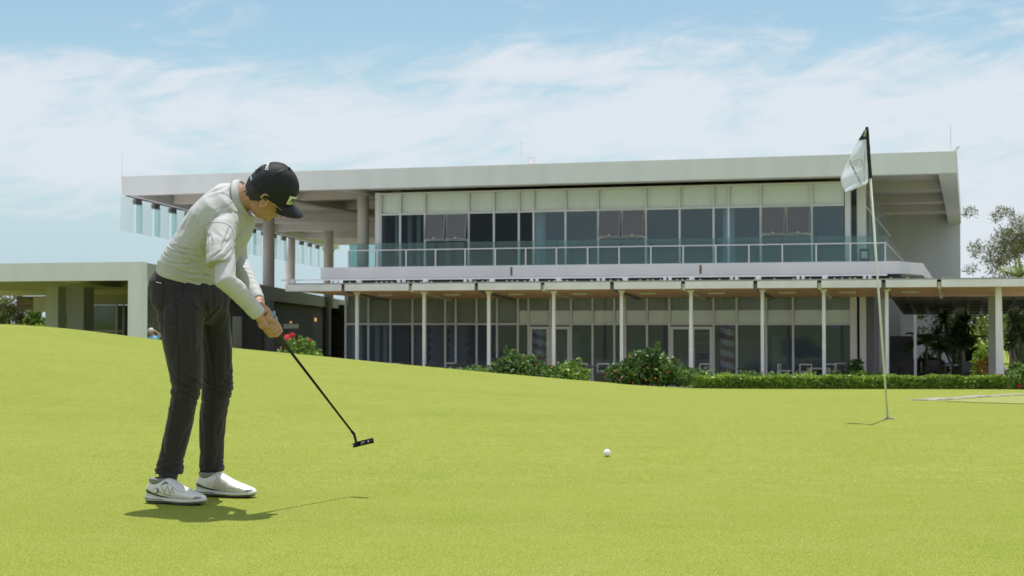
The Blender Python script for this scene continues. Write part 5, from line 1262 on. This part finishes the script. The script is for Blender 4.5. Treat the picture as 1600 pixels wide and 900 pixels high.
# --- shoes
def shoe(cx, cy, yaw, side, near):
    c = Vector((cx, cy, 0)); f = Vector((math.cos(yaw), math.sin(yaw), 0)); l = Vector((-f.y, f.x, 0)); g = gz(cx, cy)
    P = lambda x, y, z: c + f * (x - .15) + l * y + Vector((0, 0, g + z))
    r = empty('shoe', (cx, cy, g)); r.parent = man; r.location = Vector((cx, cy, g)) - man.location
    def loft(name, S, mat, vox=.003, sm=3, n=26, pw=2.4):
        b = MB(); b.loft([(P(x + tilt * 0, yo, (z0 + z1) / 2), l * w, Vector((0, 0, (z1 - z0) / 2)) + f * tilt) for x, w, z0, z1, yo, tilt in S], n, pw=pw)
        o = b.build(name, mat, r)
        return bake(o, vox, sm) if vox else o
    up = loft('upper', [(.004, .018, .030, .055, 0, 0), (.012, .030, .026, .080, 0, -.002), (.030, .037, .022, .098, 0, -.004), (.060, .040, .02, .098, 0, 0), (.090, .041, .02, .103, 0, 0), (.108, .042, .02, .110, 0, .003), (.125, .043, .02, .104, 0, .006),
                       (.155, .045, .02, .088, 0, .006), (.190, .049, .02, .071, .001, .004), (.225, .050, .02, .059, .002, .003), (.255, .046, .02, .050, .003, 0), (.278, .036, .02, .042, .003, 0), (.291, .018, .022, .034, .003, 0)], m_shoe)
    sl = loft('midsole', [(.000, .022, .014, .034, 0, 0), (.010, .036, .010, .038, 0, 0), (.04, .041, .008, .037, 0, 0), (.09, .040, .010, .032, 0, 0), (.14, .043, .010, .028, 0, 0), (.20, .051, .008, .028, .001, 0), (.245, .050, .010, .030, .003, 0), (.28, .038, .013, .032, .003, 0), (.297, .016, .018, .032, .003, 0)], m_sole, pw=3.5)
    os_ = loft('outsole', [(.012, .030, .003, .012, 0, 0), (.05, .037, .001, .010, 0, 0), (.12, .036, .004, .012, 0, 0), (.20, .046, .001, .010, 0, 0), (.26, .042, .003, .013, 0, 0), (.284, .024, .008, .016, 0, 0)], m_sblk, vox=0, pw=3)
    for x in (.03, .06, .19, .22, .25):
        b = MB()
        for y in (-.022, .022):
            o = P(x, y, 0); b.tube([(o.x, o.y, g - .004), (o.x, o.y, g + .006)], [.004, .006], 8)
        b.build('cleat', m_sblk, r)
    bu, bm_ = bvh_of(up), bvh_of(sl)
    def on(x, z, lift=.0008, bv=bu, s=side):
        p = P(x, s * .12, z); h = bv.ray_cast(p, -l * s)
        return None if h[0] is None else h[0] + l * s * lift
    def patch(poly, mat, name, lift=.0010, bv=bu, nseg=7):
        """filled patch on the shoe's flank, given as two matching edges of (x, z)"""
        A, C = poly; vs = []; cols = 0
        def samp(E, t):
            k = t * (len(E) - 1); i = min(int(k), len(E) - 2); a = k - i; return (E[i][0] * (1 - a) + E[i + 1][0] * a, E[i][1] * (1 - a) + E[i + 1][1] * a)
        m = 16
        for j in range(m + 1):
            a, c_ = samp(A, j / m), samp(C, j / m)
            for i in range(nseg + 1):
                u = i / nseg; q = on(a[0] * (1 - u) + c_[0] * u, a[1] * (1 - u) + c_[1] * u, lift, bv); vs.append(q)
        F_ = [(j * (nseg + 1) + i, j * (nseg + 1) + i + 1, (j + 1) * (nseg + 1) + i + 1, (j + 1) * (nseg + 1) + i) for j in range(m) for i in range(nseg)]
        ok = [q for q in F_ if all(vs[i] is not None for i in q)]; used = sorted({i for q in ok for i in q}); mp = {i: k for k, i in enumerate(used)}
        if ok: link(name, [vs[i] for i in used], [tuple(mp[i] for i in q) for q in ok], mat, r, smooth=True, fixn=False)
    def line(pts, rad, mat, name, lift=.0006):
        o = []
        for k in range(len(pts) - 1):
            for t in range(5):
                a = t / 5; q = on(pts[k][0] * (1 - a) + pts[k + 1][0] * a, pts[k][1] * (1 - a) + pts[k + 1][1] * a, lift)
                if q is not None: o.append(q)
        if len(o) > 2: b = MB(); b.tube(o, rad, 5); b.build(name, mat, r, smooth=True)
    patch(([(.012, .060), (.030, .058), (.060, .046), (.10, .036), (.135, .030)], [(.022, .044), (.038, .042), (.066, .036), (.10, .0295), (.135, .029)]), m_sblk, 'stripe')
    patch(([(.272, .040), (.283, .038), (.291, .034)], [(.262, .030), (.28, .029), (.293, .029)]), m_sgrey, 'toe_guard')
    patch(([(.0, .028), (.05, .022), (.11, .024)], [(.0, .022), (.05, .018), (.11, .020)]), m_sgrey, 'midsole_groove', bv=bm_)
    if near:
        line([(.098, .086), (.120, .050), (.135, .082), (.150, .046), (.160, .076), (.172, .044)], .0011, m_sgrey, 'lace')
        line([(.085, .056), (.120, .044), (.160, .040)], .0011, m_sgrey, 'lace'); line([(.130, .093), (.17, .070), (.20, .058), (.225, .056)], .0010, m_sgrey, 'seam_line')
        q = on(.076, .058, .001); ax_ = l * side; b = MB(); b.tube([q - ax_ * .003, q + ax_ * .007], [.0125, .0115], 20); b.build('dial', m_sgrey, r)
        b = MB(); b.tube([q + ax_ * .0075, q + ax_ * .0090], [.0085, .0080], 18); b.build('dial', m_shoe, r)
        patch(([(.100, .085), (.115, .100), (.130, .094)], [(.110, .082), (.122, .088), (.134, .086)]), m_sgrey, 'lace_tab')
    else:
        patch(([(.120, .090), (.150, .080), (.180, .068)], [(.100, .040), (.135, .035), (.170, .034)]), m_sbei, 'side_panel')
        line([(.070, .048), (.082, .070), (.092, .066), (.088, .048)], .0012, m_shoe, 'strap_loop'); line([(.106, .048), (.12, .068), (.145, .088)], .0014, m_shoe, 'strap_edge')
        for k in range(4): line([(.186 + k * .016, .048), (.191 + k * .016, .041), (.200 + k * .016, .041)], .0009, m_sblk, 'vent_slot')
    # collar lining and sock
    b = MB(); o = P(.062, 0, .080); b.loft([(o, f * .044, l * .034), (o + Vector((0, 0, .024)) - f * .002, f * .048, l * .039), (o + Vector((0, 0, .029)) - f * .002, f * .045, l * .036), (o + Vector((0, 0, .020)) - f * .002, f * .040, l * .032)], 24); b.build('collar_lining', m_sgrey, r, smooth=True)
    for k in range(3):      # small three bar mark on the tongue, seen from the side
        line([(.112 + k * .004, .100 - k * .003), (.117 + k * .004, .094 - k * .003)], .0009, m_sblk, 'tongue_mark')
    return r
shoe(-1.447, 6.655, R(-24), -1, True)
shoe(-1.282, 6.93, R(-19), -1, False)
for an, kn in ((ankR, kneeR), (ankL, kneeL)):
    b = MB(); b.tube([an + Vector((0, 0, -.055)), an, an + (kn - an).normalized() * .07], [.039, .040, .044], 18); b.build('sock', m_black, man, smooth=True)
# --- cap
def dome(ph, el, r=1.0):
    """ph azimuth from the front (+ = wearer's left), el elevation"""
    el = min(el, math.pi / 2 - 1e-6)
    ridge = sum(math.exp(-(((ph - R(a) + math.pi) % (2 * math.pi) - math.pi) / .035) ** 2) for a in (0, 60, 120, 180, 240, 300)) * .0016 * math.cos(el)
    x = ((.108 if math.cos(ph) > 0 else .108 - .014 * math.cos(ph) ** 2) + ridge) * math.cos(ph) * math.cos(el) ** .85; y = (.087 + ridge) * math.sin(ph) * math.cos(el) ** .85; z = .116 * math.sin(el) ** .95 if el > 0 else .116 * el
    if math.cos(ph) > 0: x *= 1.0 + .03 * math.cos(ph)
    return hd(-.002 + x * r, y * r, .028 + z * r)
nph, nel = 96, 22; vs = []; fs = []
for j in range(nel + 1):
    for i in range(nph):
        ph = 2 * math.pi * i / nph; back = max(0, -math.cos(ph)) ** 3
        e0 = -.16 - .05 * back + .13 * max(0, math.cos(ph)) ** 2
        el = e0 + (math.pi / 2 - e0) * j / nel; vs.append(dome(ph, el))
for j in range(nel):
    for i in range(nph):
        ph = 2 * math.pi * (i + .5) / nph; a = abs(((ph - math.pi + math.pi) % (2 * math.pi)) - math.pi)
        if j < 6 and a < .42 * math.sqrt(max(0, 1 - (j / 6.2) ** 2)) and j > 0: continue        # opening at the back
        fs.append((j * nph + i, j * nph + (i + 1) % nph, (j + 1) * nph + (i + 1) % nph, (j + 1) * nph + i))
cap = empty('cap', HO); cap.parent = man; cap.location = HO - man.location
crown = link('crown', vs, fs, m_cap, cap, smooth=True); md = crown.modifiers.new('s', 'SOLIDIFY'); md.thickness = .002
b = MB(); tp = hd(-.002, 0, .148); b.ball(tp, (.007, .007, .004), 12, 8, ax=hax); b.build('button', m_cap, cap, smooth=True)
vs = []; fs = []; nb, mb_ = 28, 8
for i in range(nb + 1):
    ph = R(-62 + 124 * i / nb); base = dome(ph, -.15 + .13 * max(0, math.cos(ph)) ** 2)
    for j in range(mb_ + 1):
        t = j / mb_; ex = .074 * (max(0, math.cos(ph * 1.36)) ** .55)
        lat = math.sin(ph); z = -.012 * t * t - .030 * lat * lat * t
        vs.append(base + HX * ex * t * 1.0 + HYv * (lat * .006 * t) + HZ * (z + .004 * t))
for i in range(nb):
    for j in range(mb_): fs.append((i * (mb_ + 1) + j, i * (mb_ + 1) + j + 1, (i + 1) * (mb_ + 1) + j + 1, (i + 1) * (mb_ + 1) + j))
br = link('brim', vs, fs, m_cap, cap, smooth=True); md = br.modifiers.new('s', 'SOLIDIFY'); md.thickness = .0035
for q in (.35, .5, .65, .8, .92):     # rows of brim stitching
    pts = [Vector(vs[i * (mb_ + 1) + 0]).lerp(Vector(vs[i * (mb_ + 1) + mb_]), q) for i in range(2, nb - 1)]
    pts = []
    for i in range(2, nb - 1):
        k = q * mb_; j = int(k); a = k - j; pts.append(Vector(vs[i * (mb_ + 1) + j]).lerp(Vector(vs[i * (mb_ + 1) + min(j + 1, mb_)]), a) + HZ * .0008)
    b = MB(); b.tube(pts, .0005, 4); b.build('stitching', m_black, cap)
# seams down the crown
for a in (60, 120, 180, 240, 300, 0):
    b = MB(); b.tube([dome(R(a), e) + (dome(R(a), e) - hd(0, 0, .03)).normalized() * .0004 for e in np.linspace(-.14 if a != 180 else .5, 1.5, 16)], .0009, 5); b.build('seam', m_black, cap)
# front patch with lettering, follows the crown
def onfront(ph, el, lift): p = dome(ph, el); return p + (p - hd(0, 0, .04)).normalized() * lift
vs = []; fs = []; n1_, n2_ = 16, 6
for j in range(n2_ + 1):
    for i in range(n1_ + 1):
        e = .06 + .34 * j / n2_; vs.append(onfront(R(-47 + 62 * i / n1_ + (j / n2_ - .5) * -5), e, .0035))
for j in range(n2_):
    for i in range(n1_): fs.append((j * (n1_ + 1) + i, j * (n1_ + 1) + i + 1, (j + 1) * (n1_ + 1) + i + 1, (j + 1) * (n1_ + 1) + i))
pa = link('logo_patch', vs, fs, pm('cream_patch', (.62, .64, .50), .6, .05, 9), cap, smooth=True, fixn=False); md = pa.modifiers.new('s', 'SOLIDIFY'); md.thickness = .0015
v, f = text_mesh('PING', 1.0, .02); vs = [onfront(R(x * 20.5 - 16), .225 + y * .26, .0052) for x, y in v]
link('lettering', vs, f, m_black, cap, fixn=False)
m_wt = pm('white_thread', (.75, .75, .8), .6, .05, 9)
bc = bvh_of(crown)
wrap_text('PING', bc, 418.0, 259.5, R(102), 6.2, m_wt, cap, bold=.02, lift=.003)
# adjuster strap across the opening
b = MB(); b.tube([dome(math.pi - .45 + .9 * i / 8, -.13) + HX * -.001 for i in range(9)], .006, 6); b.build('strap', pm('blue_grey_strap', (.22, .30, .38), .6, .1, 9), cap, smooth=True)
# --- hair
vs = []; fs = []; V = []; nu_, nv_ = 72, 44
for j in range(nv_ + 1):
    for i in range(nu_):
        ph = 2 * math.pi * i / nu_; th = math.pi * j / nv_
        k = 1 + .035 * noise.noise(Vector((math.cos(ph) * 9, math.sin(ph) * 9, th * 9)))
        V.append((-.006 + .094 * k * math.sin(th) * math.cos(ph), .081 * k * math.sin(th) * math.sin(ph), .012 + .097 * k * math.cos(th)))
for j in range(nv_):
    for i in range(nu_):
        q = [j * nu_ + i, (j + 1) * nu_ + i, (j + 1) * nu_ + (i + 1) % nu_, j * nu_ + (i + 1) % nu_]
        c = [sum(V[k][a] for k in q) / 4 for a in range(3)]
        lim = -.058 if c[0] < -.045 else -.058 + (c[0] + .045) * 1.15
        side_burn = .0 < c[0] < .022 and c[2] > -.018
        if c[2] > lim and (c[0] < .002 or side_burn) and c[2] < .085: fs.append(tuple(q))
hr = link('hair', [hd(*p) for p in V], fs, m_hair, man, smooth=True)
b = MB(); q = random.Random(3)
for k in range(80):      # tuft in the opening of the cap and short ends at the nape
    a = q.uniform(-.36, .36); e = q.uniform(.02, .42); p0 = dome(math.pi + a, e * .9) + HX * .006
    d = (-HX * 1 + HZ * q.uniform(.2, 1.1) + HYv * q.uniform(-.5, .5)).normalized(); p1 = p0 + d * q.uniform(.004, .009); p2 = p1 + (d + HZ * q.uniform(-.2, .5)) .normalized() * q.uniform(.003, .007)
    b.tube([p0, p1, p2], [.0013, .0009, .0003], 3, cap=False)
for k in range(90):
    x = q.uniform(-.1, -.01); s = -1; y = -math.sqrt(max(0, 1 - ((x + .012) / .1) ** 2)) * .078 * q.uniform(.2, 1); lim = (-.058 if x < -.045 else -.058 + (x + .045) * 1.15)
    zz = lim + .012; rr_ = math.sqrt(max(.01, 1 - ((zz - .012) / .097) ** 2)); p0 = hd((x + .012) * rr_ - .012, y * rr_, zz); b.tube([p0, p0 - HZ * .004, p0 - HZ * .009], [.0013, .0011, .0004], 3, cap=False)
b.build('hair_strands', m_hair, hr)
# --- eyes and glasses
for s in (-1, 1):
    b = MB(); b.ball(hd(.083, s * .031, .004), .0115, 14, 10); b.build('eye', pm('eye_white', (.7, .68, .65), .2, .02, 5), man, smooth=True)
m_wire = pm('gold_wire', (.55, .42, .22), .25, .05, 9, metal=.9)
gl_ = empty('eyeglasses', HO); gl_.parent = man; gl_.location = HO - man.location
b = MB()
for s in (-1, 1):
    c = (.108, s * .034, -.016); b.tube([hd(c[0] - .010 * abs(math.cos(a)) * (1 if math.cos(a) * s > 0 else .2), c[1] + .026 * math.cos(a), c[2] + .021 * math.sin(a)) for a in [2 * math.pi * k / 20 for k in range(21)]], .0012, 6)
    b.tube([hd(.094, s * .060, .004), hd(.075, s * .076, .006), hd(.0, s * .083, .010), hd(-.012, s * .083, -.004)], .0011, 6)
b.tube([hd(.103, -.009, .0), hd(.106, 0, .004), hd(.103, .009, .0)], .0012, 6)
b.build('wire_frame', m_wire, gl_, smooth=True)
for s in (-1, 1):
    b = MB(); b.loft([(hd(.1045, s * .034, -.016), HYv * .025, HZ * .020), (hd(.1055, s * .034, -.016), HYv * .025, HZ * .020)], 20); b.build('lens', glass('lens_glass', (.9, .93, .9), 1.6), gl_)
# blue glove tucked between the fingers
b = MB(); b.ball(gp(-.012, -.008, .030), (.011, .012, .024), 16, 12, ax=(gm, gn, Vector((0, 0, 1)))); b.ball(gp(.004, -.004, .032), (.009, .010, .014), 12, 8); b.ball(gp(-.028, -.006, .028), (.009, .012, .012), 12, 8)
gv_ = bake(b.build('glove', pm('blue_patterned_glove', (.10, .32, .60), .6, .6, 60, col2=(.35, .55, .75)), man), .0025, 2); displace(gv_, lambda p, n: .003 * noise.noise(p * 120))

# ------------------------------------------------------------------ putter
pu = empty('putter', GE); tag(pu, 'black blade putter held low by the golfer with its head above the grass', 'golf club')
m_grip = pm('black_rubber_grip', (.018, .018, .020), .65, .2, 90); m_shaft = pm('black_steel_shaft', (.015, .015, .017), .25, .1, 9, metal=.6)
b = MB(); b.tube([gp(-.085, 0, 0), gp(-.08, 0, 0), gp(.06, 0, 0), gp(.168, 0, 0), gp(.172, 0, 0)], [.012, .0155, .0145, .0105, .008], 16); b.build('grip', m_grip, pu, smooth=True)
b = MB(); b.tube([gp(.165, 0, 0), GE], [.0062, .0050], 12); b.build('shaft', m_shaft, pu, smooth=True)
hl = at(556, 690.5, 6.985)
b = MB(); b.tube([GE - gd * .012, GE, GE + Vector((.004, 0, -.004)), hl + Vector((0, 0, .006)), hl], [.0068, .0068, .0066, .0058, .006], 10); b.build('hosel', m_shaft, pu, smooth=True)
bx_ = (at(585, 687, 6.93) - at(549, 696, 6.99)).normalized(); bz_ = Vector((0, 0, 1)); bz_ = (bz_ - bx_ * bz_.dot(bx_)).normalized(); by_ = bz_.cross(bx_).normalized()    # by_ towards the target
bo = at(567, 691.5, 6.96)
PB = lambda x, y, z: bo + bx_ * x + by_ * y + bz_ * z
m_head = pm('black_putter_head', (.014, .014, .016), .22, .1, 20, metal=.5)
b = MB(PB); b.box(-.050, .050, .004, .016, -.013, .011); o = b.build('blade', m_head, pu); bevel(o, .002, 2)
b = MB(PB); b.box(-.045, .045, -.020, .0035, -.0135, -.007); o = b.build('flange', m_head, pu); bevel(o, .002, 2)
for s in (-1, 1):
    b = MB(PB); b.box(s * .036 - .013, s * .036 + .013, -.019, .0035, -.0065, .006); o = b.build('weight', m_head, pu); bevel(o, .003, 2)
b = MB(PB); b.box(-.001, .001, -.0195, .003, -.0065, -.0055); b.build('sight_line', m_wt, pu)
v, f = text_mesh('PING', 1.0, .02); vs = [PB(x * .011, .0034, y * .010 + .001) for x, y in v]; link('lettering', vs, f, m_wt, pu, fixn=False)
for s in (-1, 1): b = MB(); q0 = PB(s * .043, -.0192, -.002); b.tube([q0, q0 - by_ * .0012], .0035, 10); b.build('weight_screw', m_wt, pu)

# ------------------------------------------------------------------ the person farther off on the left
def far_person(x, Y, topy):
    g = gz(at(x, 450, Y).x, Y); c = at(x, 450, Y); zt = at(x, topy, Y).z; H = 1.72; g2 = zt - H
    o = empty('person', (c.x, Y, g2)); tag(o, 'distant person in light blue shirt and pale cap, one arm raised to the head', 'person')
    V_ = lambda a, b_, z: Vector((c.x + a, Y + b_, g2 + z))
    b = MB()
    for s in (-1, 1):
        b.tube([V_(s * .09, 0, .92), V_(s * .1, -.02, .5), V_(s * .1, 0, .08), V_(s * .11, -.12, .03)], [.085, .06, .045, .04], 10)
    b.loft([(V_(0, 0, .88), (.15, 0, 0), (0, .1, 0)), (V_(.01, 0, 1.1), (.14, 0, 0), (0, .1, 0)), (V_(.02, 0, 1.38), (.18, 0, 0), (0, .11, 0)), (V_(.01, 0, 1.46), (.07, 0, 0), (0, .07, 0))], 16)
    b.tube([V_(.01, 0, 1.42), V_(-.02, 0, 1.55)], [.055, .05], 10); b.ball(V_(-.06, -.02, 1.60), (.095, .08, .11), 16, 12)
    b.tube([V_(.17, 0, 1.38), V_(.24, -.06, 1.52), V_(.12, -.1, 1.62), V_(.04, -.1, 1.64)], [.045, .04, .03, .03], 10)
    b.tube([V_(-.14, 0, 1.38), V_(-.2, -.08, 1.15), V_(-.12, -.2, .98)], [.045, .04, .03], 10)
    bake(b.build('body', m_skin, o), .012, 3)
    b = MB(); b.loft([(V_(.0, 0, .86), (.17, 0, 0), (0, .13, 0)), (V_(.01, 0, 1.1), (.165, 0, 0), (0, .13, 0)), (V_(.02, 0, 1.38), (.20, 0, 0), (0, .135, 0)), (V_(.01, 0, 1.475), (.09, 0, 0), (0, .09, 0))], 18)
    b.tube([V_(.16, 0, 1.38), V_(.235, -.05, 1.50)], [.066, .060], 12); b.tube([V_(-.14, 0, 1.38), V_(-.19, -.06, 1.2)], [.066, .058], 12)
    bake(b.build('shirt', pm('light_blue_shirt', (.22, .45, .72), .8, .08, 8), o), .012, 4)
    b = MB()
    for s in (-1, 1): b.tube([V_(s * .085, 0, .95), V_(s * .1, -.02, .5), V_(s * .1, 0, .1)], [.10, .075, .06], 12)
    bake(b.build('trousers', m_int, o), .012, 3)
    b = MB(); b.ball(V_(-.055, -.015, 1.645), (.105, .095, .095), 16, 10); b.loft([(V_(-.12, -.05, 1.635), (.09, 0, -.01), (0, .08, 0)), (V_(-.12, -.05, 1.625), (.09, 0, -.01), (0, .08, 0))], 14)
    b.build('cap', m_whitef, o, smooth=True)
far_person(239, 51.5, 513)
